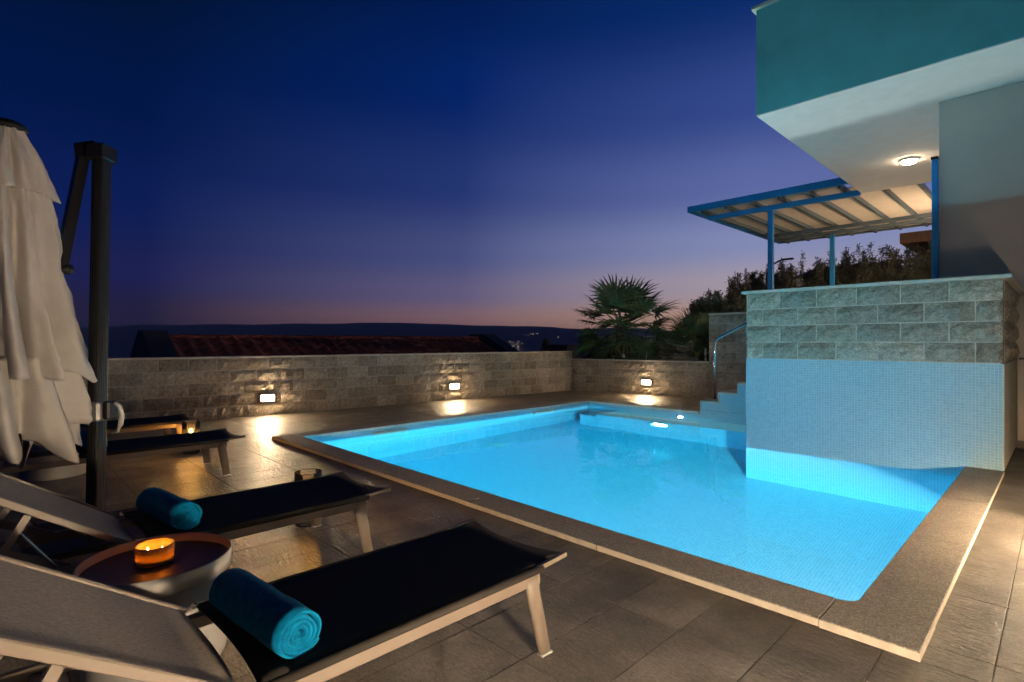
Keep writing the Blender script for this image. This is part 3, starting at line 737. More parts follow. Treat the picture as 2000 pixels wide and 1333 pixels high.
for y, lb in ((3.78, 'lit lamp on the long garden wall nearer the parasol'), (7.98, 'lit lamp on the long garden wall beside the pool')):
    x, yy = bw(y); wall_lamp((x+0.030, yy, 0.335), a_bw, lb)
wall_lamp((-7.66, 12.10+0.1455*2.29-0.030, 0.335), math.atan2(0.56, 3.85), 'lit lamp on the low planter wall beneath the palm')
wall_lamp((0.62, 5.25, 0.36), R(-90), 'lit lamp on the side passage wall beside the pool coping', 'lamp_louvre', louvre=True)
wall_lamp((0.62, 1.15, 0.36), R(-90), 'lit lamp on the side passage wall beside the front lounger', 'lamp_house')
wall_lamp((-1.262, 17.6, 3.3), R(-90), 'added unseen fill lamp on the house side wall beneath the pergola', 'fill_terrace')  # added fill light hidden behind the house corner, brightens pergola underside and hedge

# neighbouring tiled roof beyond the wall
def neighbour():
    d = Vector((0.052, 0.9986, 0)).normalized(); o = Vector((-16.25, 3.25, 0)); L = 10.15; RZ = 1.53; pitch = R(21)
    t = thing('tiled_house', 'neighbouring house with red clay tiled roof beyond the garden wall', 'house', (o.x, o.y, 0), math.atan2(d.y, d.x))
    # local x along the ridge, local -y towards the pool
    W = 4.6; m = MB(); ez = RZ-math.tan(pitch)*W
    m.add([(0, -W, ez-0.06), (L, -W, ez-0.06), (L, 0, RZ-0.06), (0, 0, RZ-0.06), (L, W, ez-0.06), (0, W, ez-0.06)], [(0, 1, 2, 3), (3, 2, 4, 5)]); rf = m.build('roof', 'roof_tile', t)
    m = MB(); m.box(0.1, L-0.1, -W+0.5, W-0.5, -4.2, ez-0.0); m.build('wall', 'render_white', t)
    for x in (-0.52, L+0.005):
        m = MB(); prof = [(-W, ez+0.12), (-0.42, RZ+0.16), (0.42, RZ+0.16), (W, ez+0.12), (W, -4), (-W, -4)]
        vs = [(x, a, b) for a, b in prof]+[(x+0.515, a, b) for a, b in prof]; n = 6
        m.add(vs, [tuple(range(n-1, -1, -1)), tuple(range(n, 2*n))]+[(i, (i+1) % n, n+(i+1) % n, n+i) for i in range(n)]); m.build('gable_parapet', 'dark_render', t)
    cw, n = 0.376, 27; ln = 0.46; m = MB(); vs, fs = [], []; ns = 10
    for j, y in enumerate((0.0, -ln)):
        for i in range(ns+1):
            u = i/ns; z = 0.055*math.sin(2*math.pi*u)*(1.0 if u < .5 else 0.55); vs.append((u*cw*1.0, y, z+(0.028 if j else 0.0)))
    for i in range(ns+1):
        u = i/ns; z = 0.055*math.sin(2*math.pi*u)*(1.0 if u < .5 else 0.55); vs.append((u*cw, -ln, z+0.008))
    k = ns+1; fs = [(i, k+i, k+i+1, i+1) for i in range(ns)]+[(k+i, 2*k+i, 2*k+i+1, k+i+1) for i in range(ns)]
    m.add(vs, fs); me = m.mesh('roof_tile', 'roof_tile')
    me.polygons.foreach_set('use_smooth', [i < ns for i in range(len(fs))])
    for r in range(5):
        for c in range(n):
            q = link('roof_tile', me, rf, (c*cw, -r*0.40*math.cos(pitch)-0.05, RZ-0.01-r*0.40*math.sin(pitch)+random.uniform(-0.004, 0.004))); q.rotation_euler = (pitch, 0, random.uniform(-0.01, 0.01))
    m = MB(); ns = 8; vs = []
    for x, rr in ((0, 0.125), (0.36, 0.135), (0.39, 0.155), (0.43, 0.155)):
        for i in range(ns+1):
            a = R(180*i/ns); vs.append((x, -rr*math.cos(a), rr*0.8*math.sin(a)))
    m.add(vs, [(j*(ns+1)+i, (j+1)*(ns+1)+i, (j+1)*(ns+1)+i+1, j*(ns+1)+i+1) for j in range(3) for i in range(ns)]); me = m.mesh('ridge_tile', 'roof_tile', True)
    for c in range(n): link('ridge_tile', me, rf, (c*cw, 0, RZ-0.035+random.uniform(-0.004, 0.004)))
neighbour()
def rear_eaves():
    t = thing('eave_house', 'brown timber eave of a neighbouring house behind the pergola', 'house', (0, 0, 0))
    z0, z1 = 4.70, 5.05; x0, y0 = -3.88, 22.0
    m = MB(); m.bbox(x0, x0+8, y0, y0+0.14, z0, z1, 0.01); m.bbox(x0, x0+0.14, y0+0.142, y0+8, z0, z1, 0.01); m.build('fascia_board', 'brown_wood', t)
    m = MB(); m.box(x0+0.142, x0+8, y0+0.144, y0+8, z0+0.15, z0+0.2); m.build('eave_soffit', 'brown_wood', t)
    m = MB(); m.box(x0+1.3, x0+8, y0+1.3, y0+8, 0.5, z0+0.148); m.build('wall', 'render_cream', t)
    me = MB().bbox(-0.06, 0.06, y0+0.145, y0+8, z0+0.03, z0+0.148, 0.005).mesh('rafter', 'brown_wood')
    for k in range(5): link('rafter', me, t, (x0+0.8+k*0.9, 0, 0))
    t = thing('dark_shed', 'low dark roofed shed behind the olive hedge', 'shed', (0, 0, 0))
    m = MB(); m.add([(-7.9, 24, 4.1), (-4.2, 24, 4.25), (-4.2, 27, 4.8), (-7.9, 27, 4.75), (-7.9, 24, 4.0), (-4.2, 24, 4.1)], [(0, 1, 2, 3), (4, 5, 1, 0)]); m.build('roof', 'dark_render', t)
    m = MB(); m.box(-7.6, -4.5, 24.3, 27, 0, 4.1); m.build('wall', 'dark_render', t)
rear_eaves()

# ================================================================== PLANTS
def fan_frond(seed, L=0.60, pet=0.74, nb=18, spread=200):
    rr = random.Random(seed); m = MB()
    pts = [(0, 0, 0)]; droop = rr.uniform(0.05, 0.16)
    for k in range(1, 5): u = k/4; pts.append((pet*u, 0, -droop*u*u))
    m.tube(pts, [0.016, 0.013, 0.011, 0.009, 0.008], 5)
    e = Vector(pts[-1])
    for i in range(nb):
        a = R(-spread/2+spread*i/(nb-1))+rr.uniform(-0.05, 0.05); l = L*(0.72+0.28*math.cos(a*0.8))*rr.uniform(0.88, 1.08); w = 0.026
        dx, dy = math.cos(a), math.sin(a); dr = rr.uniform(0.10, 0.34)*l; px, py = -dy, dx; vs = []
        for u, ww in ((0.02, 0.25), (0.4, 1.0), (0.75, 0.62), (1.0, 0.03)):
            c = e+Vector((dx*l*u, dy*l*u, 0.05*l*math.sin(u*2.2)-dr*u*u*u+0.10*l*u*abs(math.sin(a))))
            vs += [c-Vector((px, py, 0))*w*ww, c+Vector((0, 0, -0.012*ww)), c+Vector((px, py, 0))*w*ww]
        fs = []
        for k in range(3): fs += [(3*k, 3*k+1, 3*k+4, 3*k+3), (3*k+1, 3*k+2, 3*k+5, 3*k+4)]
        m.add(vs, fs)
    return m.mesh('frond', 'palm')
FR = [fan_frond(s) for s in range(5)]
def fan_palm(label, loc, trunk_h, scale, n, seed, trunk_r=0.16, low=-35):
    rr = random.Random(seed); t = thing('fan_palm', label, 'palm tree', loc)
    m = MB(); pts, rad = [], []
    for k in range(14):
        u = k/13; pts.append((0.03*math.sin(u*3), 0.02*math.cos(u*4), trunk_h*u)); rad.append(trunk_r*(1.1-0.25*u)*(1+0.10*(k % 2)))
    m.tube(pts, rad, 14); m.build('trunk', 'palm_trunk', t)
    for k in range(n):
        u = (k+0.5)/n; el = R(85-(85-low)*u**0.85+rr.uniform(-7, 7)); az = k*2.39996+rr.uniform(-0.25, 0.25)
        f = link('frond', FR[rr.randrange(5)], t, (0.05*math.cos(az), 0.05*math.sin(az), trunk_h*(1.02-0.13*u)))
        f.rotation_mode = 'XYZ'; f.rotation_euler = (rr.uniform(-0.5, 0.5), -el, az); s = scale*rr.uniform(0.85, 1.12); f.scale = (s, s, s)
    return t
fan_palm('tall fan palm with a round spiky crown in the planter', (-9.02, 13.25, 0.84), 0.98, 1.2, 54, 4, 0.20, -52)
fan_palm('small dark dwarf fan palm beside the retaining wall', (-7.15, 14.1, 0.9), 0.28, 0.85, 34, 9, 0.12, -10)
fan_palm('low young fan palm on the soil at the palm foot', (-8.35, 13.35, 0.84), 0.10, 0.42, 12, 15, 0.05, 10)
def strap_plant(label, loc, n, L, seed):
    rr = random.Random(seed); t = thing('strap_leaf_plant', label, 'plant', loc, group='strap leaved plants in the planter')
    ms = []
    for v in range(3):
        m = MB(); vs = []; w = 0.022
        for u, ww in ((0, 0.6), (0.3, 1), (0.6, 0.85), (0.85, 0.5), (1, 0.02)):
            x = L*u*(0.35+0.35*u*(0.6+0.4*v)); z = L*u*(1-0.35*u*(0.5+0.5*v)); vs += [(x, -w*ww, z), (x, 0, z-0.008), (x, w*ww, z)]
        fs = []
        for k in range(4): fs += [(3*k, 3*k+1, 3*k+4, 3*k+3), (3*k+1, 3*k+2, 3*k+5, 3*k+4)]
        ms.append(m.add(vs, fs).mesh('leaf', 'strap'))
    for k in range(n):
        l = link('leaf', ms[rr.randrange(3)], t, (0, 0, 0), k*2.39996+rr.uniform(-0.3, 0.3)); s = rr.uniform(0.6, 1.1); l.scale = (s*rr.uniform(0.4, 1.1), s, s)
strap_plant('yellow-green strap leaved plant against the retaining wall', (-6.62, 13.15, 0.86), 34, 0.62, 2)
strap_plant('low strap leaved clump right of the palm trunk', (-8.25, 12.95, 0.84), 18, 0.30, 5)
def olive(label, loc, h, rad, seed, n_shoot=26, lv=130):
    rr = random.Random(seed); t = thing('olive_bush', label, 'bush', loc, group='olive bushes along the bank')
    b = MB(); m = MB(); vs, fs = [], []
    for k in range(n_shoot):
        a = rr.uniform(0, 6.283); q = rad*math.sqrt(rr.random()); hh = h*(1.0-0.30*(q/rad)**2)*rr.uniform(0.80, 1.08)
        p0 = Vector((q*0.35*math.cos(a), q*0.35*math.sin(a), 0)); p1 = Vector((q*math.cos(a), q*math.sin(a), hh*0.55)); p2 = p1+Vector((rr.uniform(-.15, .15), rr.uniform(-.15, .15), hh*0.45))
        if k % 2 == 0: b.tube([p0, p1, p2], [0.022, 0.012, 0.004], 5, cap=False)
        for j in range(lv):
            u = rr.uniform(0.12, 1.0)**0.8; c = p0.lerp(p1, u*2) if u < 0.5 else p1.lerp(p2, u*2-1)
            sp = 0.20*(1.15-u); c = c+Vector((rr.gauss(0, sp), rr.gauss(0, sp), rr.gauss(0, 0.05)))
            if c.z < 0.03: continue
            d = Vector((rr.gauss(0, 1), rr.gauss(0, 1), rr.uniform(0.2, 1.6))).normalized(); s = d.cross(Vector((rr.gauss(0, 1), rr.gauss(0, 1), rr.gauss(0, 1)))).normalized()
            l = rr.uniform(0.06, 0.12); w = l*0.20; o = len(vs)
            vs += [c, c+d*l*0.45+s*w, c+d*l, c+d*l*0.45-s*w]; fs.append((o, o+1, o+2, o+3))
    b.build('stem', 'bark', t); m.add(vs, fs); tag(m.build('foliage', 'olive', t), kind='stuff')
for i, (x, y, z, h, r_) in enumerate([(-9.0, 19.3, 1.3, 2.0, 0.75), (-8.25, 19.9, 1.5, 2.5, 0.85), (-7.35, 20.3, 1.6, 2.85, 0.85), (-6.4, 20.1, 1.7, 2.75, 0.9), (-5.4, 20.5, 1.7, 2.85, 0.9), (-4.45, 20.2, 1.7, 2.75, 0.9), (-3.5, 20.5, 1.7, 2.9, 0.9), (-2.6, 20.2, 1.7, 2.7, 0.9)]):
    lb = ['short olive bush at the low end of the hedge above the retaining wall', 'second olive bush from the palm in the hedge behind the pergola', 'third olive bush from the palm, by the front pergola post', 'fourth olive bush from the palm in the hedge', 'fifth olive bush from the palm, between the pergola posts', 'sixth olive bush from the palm, by the rear pergola post', 'seventh olive bush from the palm, tall with upright shoots', 'last olive bush of the hedge, beside the house wall'][i]
    K = 1.13; olive(lb, (x*K, y*K, (z-1.5)*K+1.4), h*K, r_*K, 40+i, 46, 340)
olive('rounded dark bush overhanging the retaining wall end', (-7.3, 15.9, 1.25), 1.75, 0.95, 77, 46, 330)
def rock(label, loc, s, seed):
    m = MB(); vs, fs = [], []; nu, nv = 12, 7
    for j in range(nv+1):
        for i in range(nu):
            th = math.pi*j/nv; a = 2*math.pi*i/nu; d = Vector((math.sin(th)*math.cos(a), math.sin(th)*math.sin(a), math.cos(th)))
            r = 1+0.35*mnoise.noise(d*1.6+Vector((seed*3.1, 0, 0))); vs.append((d.x*s[0]*r, d.y*s[1]*r, d.z*s[2]*r))
    for j in range(nv):
        for i in range(nu): fs.append((j*nu+i, (j+1)*nu+i, (j+1)*nu+(i+1) % nu, j*nu+(i+1) % nu))
    o = m.add(vs, fs).build('garden_rock', 'rock'); o.location = loc; tag(o, label, 'rock', 'rocks in the planter')
rock('large brown rock behind the planter cap beside the retaining wall', (-7.0, 12.95, 0.95), (0.30, 0.16, 0.13), 1)
rock('squat rock behind the planter cap, next to the large brown rock', (-7.45, 12.95, 0.93), (0.20, 0.15, 0.12), 2)
rock('small end rock tight against the retaining wall foot', (-6.62, 12.92, 0.93), (0.14, 0.12, 0.10), 3)
def garden_bits():
    t = thing('garden_spotlight', 'small white garden spotlight on a spike under the palm', 'spotlight', (-8.62, 12.75, 0.86))
    m = MB(); m.tube([(0, 0, -0.1), (0, 0, 0.12)], 0.008, 8); m.build('spike', 'dark_metal', t)
    m = MB(); m.tube([(-0.03, 0.02, 0.19), (0.0, 0, 0.15), (0.03, -0.03, 0.11)], [0.03, 0.04, 0.034], 12); m.build('head', 'grey_plastic', t, True)
    t = thing('plant_stake', 'thin pale leaning plant stake behind the planter cap', 'stake', (-7.95, 12.8, 0.8))
    m = MB(); m.tube([(0, 0, 0), (0.02, 0, 0.16), (0.035, 0, 0.30)], [0.012, 0.011, 0.008], 8); m.build('rod', 'grey_plastic', t, True)
    t = thing('garden_statuette', 'small grey stacked statuette at the end of the planter', 'statuette', (-6.33, 12.98, 0.86))
    m = MB(); m.lathe([(0.0, 0), (0.06, 0), (0.065, 0.05), (0.035, 0.08), (0.03, 0.12), (0.05, 0.15), (0.05, 0.19), (0.028, 0.22), (0.026, 0.30), (0.06, 0.36), (0.07, 0.42), (0.05, 0.48), (0.03, 0.50), (0.045, 0.54), (0.035, 0.60), (0, 0.61)], 14); m.v = [(x*0.62, y*0.62, z*0.62) for x, y, z in m.v]; m.build('body', 'cap', t, True)
    t = thing('garden_lamp_post', 'dark unlit curved arm lamp behind the pergola post', 'lamp post', (-6.2, 16.6, 1.95))
    m = MB(); pts = [(0, 0, 0), (0, 0, 1.35)]+[(0.55*(1-math.cos(R(80*k/6)))*1.0, 0, 1.35+0.5*math.sin(R(80*k/6))) for k in range(1, 7)]
    m.tube(pts, 0.025, 8); m.build('pole', 'dark_metal', t, True)
    e = pts[-1]; m = MB(); m.bbox(e[0]-0.03, e[0]+0.30, -0.05, 0.05, e[2]-0.02, e[2]+0.03, 0.008); m.build('head', 'dark_metal', t)
garden_bits()
def cypress(label, loc, h, r, seed):
    rr = random.Random(seed); t = thing('distant_tree', label, 'tree', loc, group='trees beyond the garden wall'); vs, fs = [], []
    for k in range(700):
        u = rr.random(); q = r*math.sqrt(rr.random())*(1-u)**0.5; a = rr.uniform(0, 6.28); c = Vector((q*math.cos(a), q*math.sin(a), h*u)); d = Vector((rr.gauss(0, 1), rr.gauss(0, 1), rr.gauss(0, 1))).normalized()*0.16; s = d.cross(Vector((rr.gauss(0, 1), 1, 0))).normalized()*0.07
        o = len(vs); vs += [c-d, c+s, c+d, c-s]; fs.append((o, o+1, o+2, o+3))
    m = MB(); m.add(vs, fs); tag(m.build('crown', 'olive', t), kind='stuff'); m = MB(); m.tube([(0, 0, -1), (0, 0, h*0.7)], [0.12, 0.04], 6); m.build('trunk', 'bark', t)
def far_at(px, d, z): p = FW*d+RT*(px-1000)/FPX*d; return (p.x, p.y, z)
cypress('small dark tree silhouette beyond the end of the garden wall', far_at(1066, 30, -1.4), 2.9, 0.55, 1)
t = thing('distant_shed', 'tiny dark flat roofed shed beyond the wall corner', 'shed', far_at(1105, 28, -4))
m = MB(); m.bbox(-0.7, 0.5, -0.5, 0.5, 0, 5.15, 0.02); m.build('wall', 'dark_render', t); m = MB(); m.bbox(-0.8, 0.6, -0.6, 0.6, 5.152, 5.25, 0.02); m.build('roof', 'dark_render', t)

# ================================================================== FURNITURE
def make_lounger():
    t = thing('sun_lounger', '', 'sun lounger', group='sun loungers facing the pool')
    for s in (-1, 1):
        m = MB(); m.bbox(s*0.325-0.0175, s*0.325+0.0175, -0.70, 1.275, 0.300, 0.352, 0.006); m.build('side_rail', 'alu', t)
        for y0, y1 in ((1.225, 1.262), (-0.60, -0.655)):
            m = MB(); m.tube([(s*0.327, y0-0.004, 0.345), (s*0.333, y0, 0.30), (s*0.378, y1, 0.012)], [0.041, 0.042, 0.035], 16, sx=0.52)
            lg = m.build('leg', 'alu', t, True); m = MB(); m.bbox(s*0.379-0.018, s*0.379+0.018, y1-0.034, y1+0.034, 0.001, 0.012, 0.003); m.build('foot_pad', 'grey_plastic', lg)
        m = MB(); m.tube([(s*0.342, 0.06, 0.366), (s*0.342, 1.285, 0.366)], 0.0165, 10); m.build('seat_edge', 'mesh_black', t, True)
        m = MB(); m.beam((s*0.338, 1.262, 0.372), (s*0.338, 1.452, 0.386), 0.018, 0.022); m.build('foot_bar', 'alu', t)
    m = MB(); nx, ny = 8, 14; vs = []
    for k in range(2):
        for j in range(ny+1):
            y = 0.05+(1.45-0.05)*j/ny
            for i in range(nx+1):
                u = -1+2*i/nx; yy = y+(0.028*(1-u*u) if j == 0 else (-0.035*(1-u*u) if j == ny else 0))
                z = 0.378-0.016*(1-u*u)+max(0, y-1.24)*0.055-0.006*k; vs.append((u*0.338, yy, z))
    q = (nx+1)*(ny+1); fs = []
    for j in range(ny):
        for i in range(nx):
            a = j*(nx+1)+i; fs += [(a, a+1, a+nx+2, a+nx+1), (q+a, q+a+nx+1, q+a+nx+2, q+a+1)]
    for j in range(ny):
        for a in (j*(nx+1), j*(nx+1)+nx): fs.append((a, a+nx+1, q+a+nx+1, q+a) if a == j*(nx+1) else (a, q+a, q+a+nx+1, a+nx+1))
    for i in range(nx): fs += [(i, q+i, q+i+1, i+1), (ny*(nx+1)+i, ny*(nx+1)+i+1, q+ny*(nx+1)+i+1, q+ny*(nx+1)+i)]
    m.add(vs, fs); m.build('seat', 'mesh_black', t, True)
    A = R(33.9); hy, hz = -0.005, 0.385
    rot = Matrix.Translation((0, hy, hz)) @ Matrix.Rotation(-A, 4, 'X')       # local -y runs up the backrest
    m = MB(); vs = []
    for k in range(2):
        for j in range(9):
            v = 0.0+0.78*j/8
            for i in range(9):
                u = -1+2*i/8; vs.append(rot @ Vector((u*0.318, -v+(0.03*(1-u*u) if j == 0 else 0), -0.012*(1-u*u)*math.sin(math.pi*j/8)-0.006*k)))
    fs = []
    for j in range(8):
        for i in range(8): a = j*9+i; fs += [(a, a+9, a+10, a+1), (81+a, 81+a+1, 81+a+10, 81+a+9)]
    for i in range(8): fs += [(i, i+1, 82+i, 81+i), (72+i, 81+72+i, 81+73+i, 73+i)]
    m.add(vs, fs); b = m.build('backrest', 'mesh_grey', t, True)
    for s in (-1, 1):
        m = MB(); m.bbox(s*0.328-0.011, s*0.328+0.011, -0.80, 0.02, -0.022, 0.010, 0.004, mat=rot); m.build('backrest_rail', 'alu', b)
        m = MB(); pv = rot @ Vector((s*0.30, -0.46, -0.03)); m.beam(pv, (s*0.30, -0.56, 0.335), 0.012, 0.030, upv=(0, 1, 0)); m.beam((s*0.285, -0.50, 0.47), (s*0.285, -0.26, 0.335), 0.010, 0.040, upv=(0, 1, 0)); m.build('brace', 'alu', t)
        m = MB(); m.tube([(s*0.300, -0.30, 0.35), (s*0.300, -0.44, 0.56)], 0.006, 6); m.build('strut', 'steel', t)
        m = MB(); m.tube([(s*0.352, 0.045, 0.375), (s*0.366, 0.045, 0.375)], 0.012, 10); m.build('bolt', 'steel', t)
    m = MB(); m.bbox(-0.31, 0.31, -0.802, -0.775, -0.022, 0.008, 0.004, mat=rot); m.build('backrest_rail', 'alu', b)
    for y in (-0.62, 1.20, -0.42):
        m = MB(); m.bbox(-0.306, 0.306, y-0.014, y+0.014, 0.302, 0.332, 0.004); m.build('cross_bar', 'alu', t)
    return t
L1 = make_lounger()
LX = [-2.005, -3.565, -6.505, -8.27]
LB = ['front sun lounger with a rolled towel, closest to the rounded pool corner', 'second sun lounger with a rolled towel, beyond the round table and candle', 'third sun lounger, just beyond the closed parasol', 'last sun lounger, furthest along by the garden wall']
for i, x in enumerate(LX):
    o = L1 if i == 0 else copy_tree(L1)
    o.location = (x, 0.525, 0); o['label'] = LB[i]; o.rotation_euler = (0, 0, R((0, 0.6, -0.8, 0.5)[i]))

def towel_mesh():
    m = MB(); turns, N, NL = 4.6, 150, 12; r0, r1, th, Ln = 0.014, 0.087, 0.0118, 0.56; vs, fs = [], []
    rr = random.Random(12)
    for k in range(2):
        for i in range(N+1):
            u = i/N; a = u*turns*2*math.pi; r = r0+(r1-r0)*u+(th/2 if k else -th/2)
            for j in range(NL+1):
                x = -Ln/2+Ln*j/NL; e = abs(2*j/NL-1)**6
                w = 0.0035*mnoise.noise((x*5, a*0.35, 2.0))+0.005*mnoise.noise((x*9, a*0.9, 7))*u
                rj = r+w-0.004*e; ex = x+(0.012*mnoise.noise((a*0.5, 3.3, 1.0 if j < 6 else 9.0)) if j in (0, NL) else 0)
                y = rj*math.cos(a+1.9); z = rj*math.sin(a+1.9)
                if z < 0: z *= 0.88
                vs.append((ex, y*1.03, z))
    q = (N+1)*(NL+1)
    for i in range(N):
        for j in range(NL):
            a = i*(NL+1)+j; fs += [(q+a, q+a+NL+1, q+a+NL+2, q+a+1), (a, a+1, a+NL+2, a+NL+1)]
        for j in (0, NL):
            a = i*(NL+1)+j; fs.append((a, a+NL+1, q+a+NL+1, q+a) if j == 0 else (a, q+a, q+a+NL+1, a+NL+1))
    a0 = N*(NL+1)
    for j in range(NL): fs.append((a0+j, a0+j+1, q+a0+j+1, q+a0+j)); fs.append((j, q+j, q+j+1, j+1))
    m.add(vs, fs); m.v = [(x*0.95, y*0.93, z*0.93) for x, y, z in m.v]; return m.mesh('rolled_towel', 'towel', True)
TW = towel_mesh()
for x, y, rz, lb in ((-2.00, 0.70, 6, 'rolled teal towel on the front sun lounger'), (-3.60, 0.74, 8, 'rolled teal towel on the second sun lounger behind the candle'), (-6.50, 0.70, 4, 'rolled teal towel half hidden behind the parasol post')):
    o = link('rolled_towel', TW, None, (x, y, 0.378+0.067), R(rz)); tag(o, lb, 'towel', 'rolled towels on the loungers')

def round_table(loc, label):
    t = thing('side_table', label, 'side table', loc, group='round side tables between the loungers')
    m = MB(); m.lathe([(0.262, 0.372), (0.290, 0.380), (0.292, 0.452), (0.286, 0.455), (0.283, 0.450), (0.281, 0.416)], 56); m.build('tray_rim', 'table_white', t, True)
    m = MB(); m.lathe([(0.0, 0.415), (0.279, 0.415), (0.281, 0.4155)], 56); m.build('tray_top', 'table_dark', t, True)
    m = MB(); m.lathe([(0.255, 0.371), (0.262, 0.30), (0.27, 0.02), (0.268, 0.001), (0.0, 0.001)], 56); m.build('drum', 'table_white', t, True)
round_table((-2.80, 0.535, 0), 'white drum side table with a dark tray top carrying the amber candle')
round_table((-7.40, 0.50, 0), 'white drum side table half hidden behind the third lounger')
def flame(m, c, h, r): m.lathe([(0.0, 0.0), (r*0.7, h*0.12), (r, h*0.3), (r*0.75, h*0.55), (r*0.35, h*0.8), (0.0, h)], 10, c=c)
def amber_candle():
    t = thing('amber_candle', 'lit candle in a low amber glass on the round table', 'candle', (-2.83, 0.53, 0.4165))
    m = MB(); m.lathe([(0.0, 0.001), (0.068, 0.001), (0.074, 0.006), (0.076, 0.082), (0.0735, 0.084), (0.071, 0.082), (0.069, 0.010), (0.0, 0.008)], 40); m.build('glass', 'amber_glass', t, True)
    m = MB(); m.lathe([(0.0, 0.024), (0.055, 0.024), (0.066, 0.027), (0.066, 0.011), (0.0, 0.011)], 32); m.build('wax', 'wax', t, True)
    for x, y in ((-0.018, -0.024), (0.010, 0.026)):
        m = MB(); m.tube([(x, y, 0.024), (x, y, 0.034)], 0.0014, 5); w = m.build('wick', 'black', t); m = MB(); flame(m, (x, y, 0.032), 0.036, 0.0085); m.build('flame', 'flame', w, True)
amber_candle()
def lantern(loc, label):
    t = thing('glass_lantern', label, 'lantern', loc, group='glass candle lanterns on the deck')
    m = MB(); m.lathe([(0.0, 0.001), (0.09, 0.001), (0.098, 0.010), (0.100, 0.398), (0.098, 0.402), (0.095, 0.398), (0.093, 0.014), (0.0, 0.011)], 36); m.build('glass', 'glass', t, True)
    m = MB(); m.lathe([(0.0, 0.25), (0.031, 0.25), (0.034, 0.245), (0.034, 0.0125), (0.0, 0.0125)], 24); m.build('wax', 'wax', t, True)
    m = MB(); m.tube([(0, 0, 0.25), (0, 0, 0.263)], 0.0015, 5); w = m.build('wick', 'black', t); m = MB(); flame(m, (0, 0, 0.261), 0.034, 0.0075); m.build('flame', 'flame_small', w, True)
lantern((-4.06, 1.76, 0), 'clear glass candle lantern on the deck behind the second lounger')
lantern((-7.66, 1.82, 0), 'clear glass candle lantern on the deck between the far loungers')

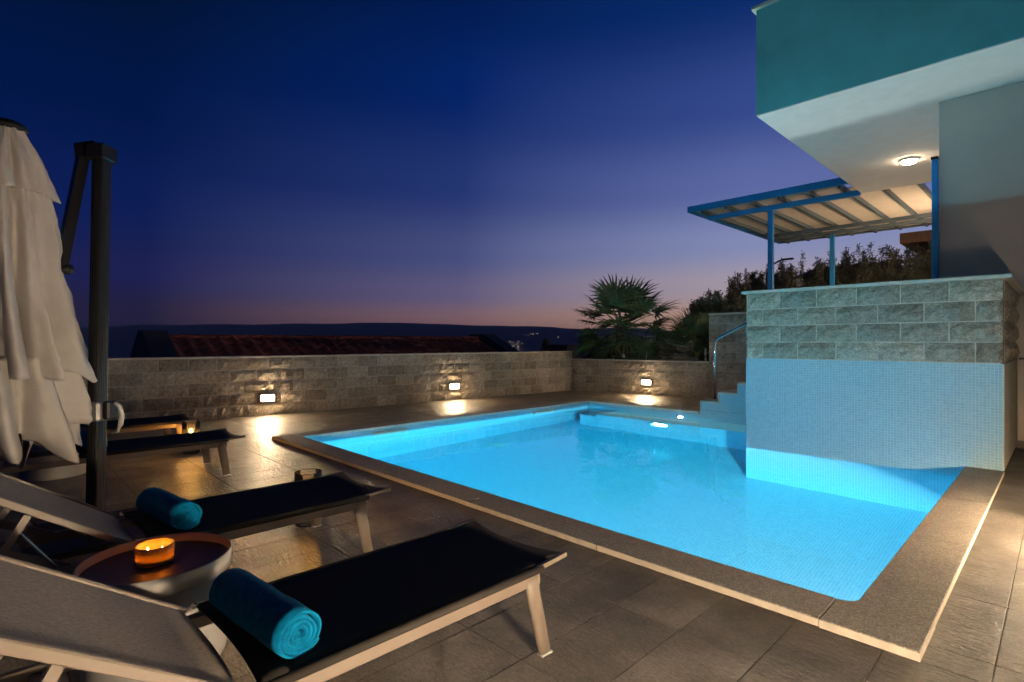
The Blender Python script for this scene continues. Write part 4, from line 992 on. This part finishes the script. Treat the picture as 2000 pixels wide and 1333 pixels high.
# ------------------------------------------------------------------ closed cantilever parasol
def parasol():
    P = Vector((-4.90, 0.55, 0)); t = thing('cantilever_parasol', 'closed beige cantilever parasol on a fluted dark post', 'parasol', P)
    top = Vector((0.03, 0.036, 2.80))
    m = MB(); n = 40; vs, fs = [], []
    ang = YAW
    for z0 in (0.05, 2.76):
        for k in range(n):
            a = 2*math.pi*k/n; ca, sa = math.cos(a), math.sin(a); rx, ry = 0.046, 0.055
            sq = 1/max(abs(ca), abs(sa))**0.55; fl = 1-0.045*(k % 2)
            x, y = rx*ca*sq*fl, ry*sa*sq*fl; vs.append((x*math.cos(ang)-y*math.sin(ang)+top.x*z0/2.8, x*math.sin(ang)+y*math.cos(ang)+top.y*z0/2.8, z0))
    m.add(vs, [(k, (k+1) % n, n+(k+1) % n, n+k) for k in range(n)]+[tuple(range(n, 2*n))]); m.build('post', 'dark_metal', t)
    rt = Matrix.Translation((top.x, top.y, 2.76)) @ Matrix.Rotation(ang, 4, 'Z')
    m = MB(); m.bbox(-0.064, 0.064, -0.074, 0.074, -0.05, 0.06, 0.010, mat=rt); m.build('post_cap', 'dark_metal', t)
    m = MB(); a0 = Vector((-4.99, 0.50, 2.78))-P; a1 = Vector((-4.93, 0.36, 1.91))-P
    m.beam((0.0, 0.02, 2.80), a0-Vector((0.01, 0.03, 0.0)), 0.09, 0.10); m.beam(a0+Vector((0, 0, 0.04)), a1, 0.062, 0.085, upv=(1, 0.2, 0)); m.build('arm', 'dark_metal', t)
    m = MB(); c = a1; m.tube([c+Vector((-0.05, -0.05, 0)), c+Vector((0.05, 0.05, 0))], 0.035, 12); m.build('hinge', 'dark_metal', t, True)
    # sleeve with crank handle
    rs = Matrix.Translation((top.x*0.33, top.y*0.33, 0.90)) @ Matrix.Rotation(ang, 4, 'Z')
    m = MB(); m.bbox(-0.066, 0.066, -0.078, 0.078, -0.07, 0.07, 0.016, mat=rs); sl = m.build('sleeve', 'silver', t)
    m = MB(); m.bbox(0.068, 0.12, -0.05, 0.05, -0.06, 0.07, 0.012, mat=rs); m.build('bracket', 'dark_metal', sl)
    m = MB(); m.tube([rs @ Vector(p) for p in ((0.13, 0, 0.06), (0.165, 0, 0.03), (0.178, 0, -0.03), (0.170, 0, -0.10), (0.145, 0, -0.145), (0.105, 0, -0.155))], [0.014, 0.016, 0.017, 0.017, 0.016, 0.012], 10); m.build('handle', 'grey_plastic', sl, True)
    m = MB(); m.tube([(-0.13, -0.02, 0.47), (-0.06, 0, 0.47)], 0.022, 12); m.build('lock_knob', 'dark_metal', t, True)
    m = MB(); m.bbox(-0.42, 0.42, -0.42, 0.42, 0.001, 0.045, 0.012); m.build('base', 'dark_metal', t)
    # folded canopy
    ax = Vector((-4.915, 0.085, 0))-P
    def tier(name, prof, folds, amp, seed, hem=0.0, twist=0.0, th=0.006):
        rr = random.Random(seed); n = folds*16; vs, fs = [], []; ph = [rr.uniform(-0.25, 0.25) for _ in range(folds)]; hm = [rr.uniform(-1, 1) for _ in range(folds)]; wd = [rr.uniform(0.75, 1.25) for _ in range(folds)]
        m = MB()
        for i, (z, r) in enumerate(prof):
            u = i/(len(prof)-1)
            for k in range(n):
                a = 2*math.pi*k/n; s = a*folds/(2*math.pi); c = int(s) % folds; w = s-int(s)
                f = math.sin(math.pi*w**(1.25+0.5*wd[c])); f2 = math.sin(a*3+seed+u*1.5)
                am = amp*(0.35+0.65*u)*wd[c]; rad = r*(1-am+am*f+0.03*f2+0.10*am*math.sin(a*folds*2.5+u*4+ph[c]*9))*(1+0.06*hm[c]*u)+0.016*mnoise.noise((a*7, z*5.5, seed))+0.008*mnoise.noise((a*17, z*14, seed+5))
                zz = z-hem*(f*f*(0.55+0.45*hm[c])-0.35+0.22*math.sin(a*2+seed))*max(0, (u-0.35)/0.65)
                aa = a+twist*u+ph[c]*0.5*u; vs.append((ax.x+rad*math.cos(aa), ax.y+rad*math.sin(aa), zz))
        for i in range(len(prof)-1):
            for k in range(n): k2 = (k+1) % n; fs.append((i*n+k, (i+1)*n+k, (i+1)*n+k2, i*n+k2))
        o = m.add(vs, fs).build(name, 'canopy', t, True); sm = o.modifiers.new('thick', 'SOLIDIFY'); sm.thickness = th; return o
    def interp(ps, n):
        res = []
        for i in range(n):
            u = i/(n-1)*(len(ps)-1); k = min(int(u), len(ps)-2); w = u-k; res.append(tuple(ps[k][j]*(1-w)+ps[k+1][j]*w for j in range(2)))
        return res
    tier('canopy', interp([(2.44, 0.20), (2.25, 0.255), (2.05, 0.28), (1.87, 0.295), (1.68, 0.335), (1.50, 0.375), (1.33, 0.42), (1.15, 0.46)], 44), 11, 0.60, 3, 0.13, 0.25)
    tier('vent_tier', interp([(2.82, 0.085), (2.76, 0.115), (2.65, 0.17), (2.52, 0.225), (2.38, 0.275)], 24), 9, 0.36, 5, 0.03, 0.1)
    tier('valance', interp([(1.30, 0.345), (1.15, 0.39), (1.0, 0.425), (0.85, 0.455), (0.74, 0.465), (0.66, 0.47)], 30), 9, 0.62, 9, 0.34, 0.3)
    m = MB(); m.lathe([(0.0, 0.055), (0.05, 0.05), (0.095, 0.025), (0.11, 0.0), (0.09, -0.015), (0, -0.015)], 24, c=(ax.x, ax.y, 2.825)); m.build('finial', 'dark_metal', t, True)
    m = MB(); m.tube([(ax.x, ax.y, 0.75), (ax.x, ax.y, 2.8)], 0.022, 10); m.build('canopy_pole', 'dark_metal', t, True)
    for k in range(8):
        a = 2*math.pi*k/8+0.3; m = MB(); m.beam((ax.x+0.05*math.cos(a), ax.y+0.05*math.sin(a), 2.7), (ax.x+0.20*math.cos(a), ax.y+0.20*math.sin(a), 0.72), 0.014, 0.02, upv=(0.3, 1, 0)); m.build('rib', 'dark_metal', t)
parasol()

for o in bpy.data.objects:                       # light leaving the water falls on these
    r = o
    while r.parent: r = r.parent
    if o.type == 'MESH' and r.name in ('house', 'pergola', 'feature_wall', 'retaining_wall', 'pool_stairs'): o.cycles.is_caustics_receiver = True

def haze():
    m = MB(); m.box(-7000, 7000, -7000, 7000, SEA_Z-9, 235); t = MT('evening_haze'); t.n.remove(t.b)
    v = t.new('ShaderNodeVolumePrincipled'); v.inputs['Color'].default_value = (0.80, 0.86, 1.0, 1); v.inputs['Density'].default_value = 1e-4
    t.l.new(v.outputs[0], t.out.inputs['Volume']); tag(m.build('haze', t.m), 'thin evening haze over the sea', 'haze', kind='stuff')
haze()
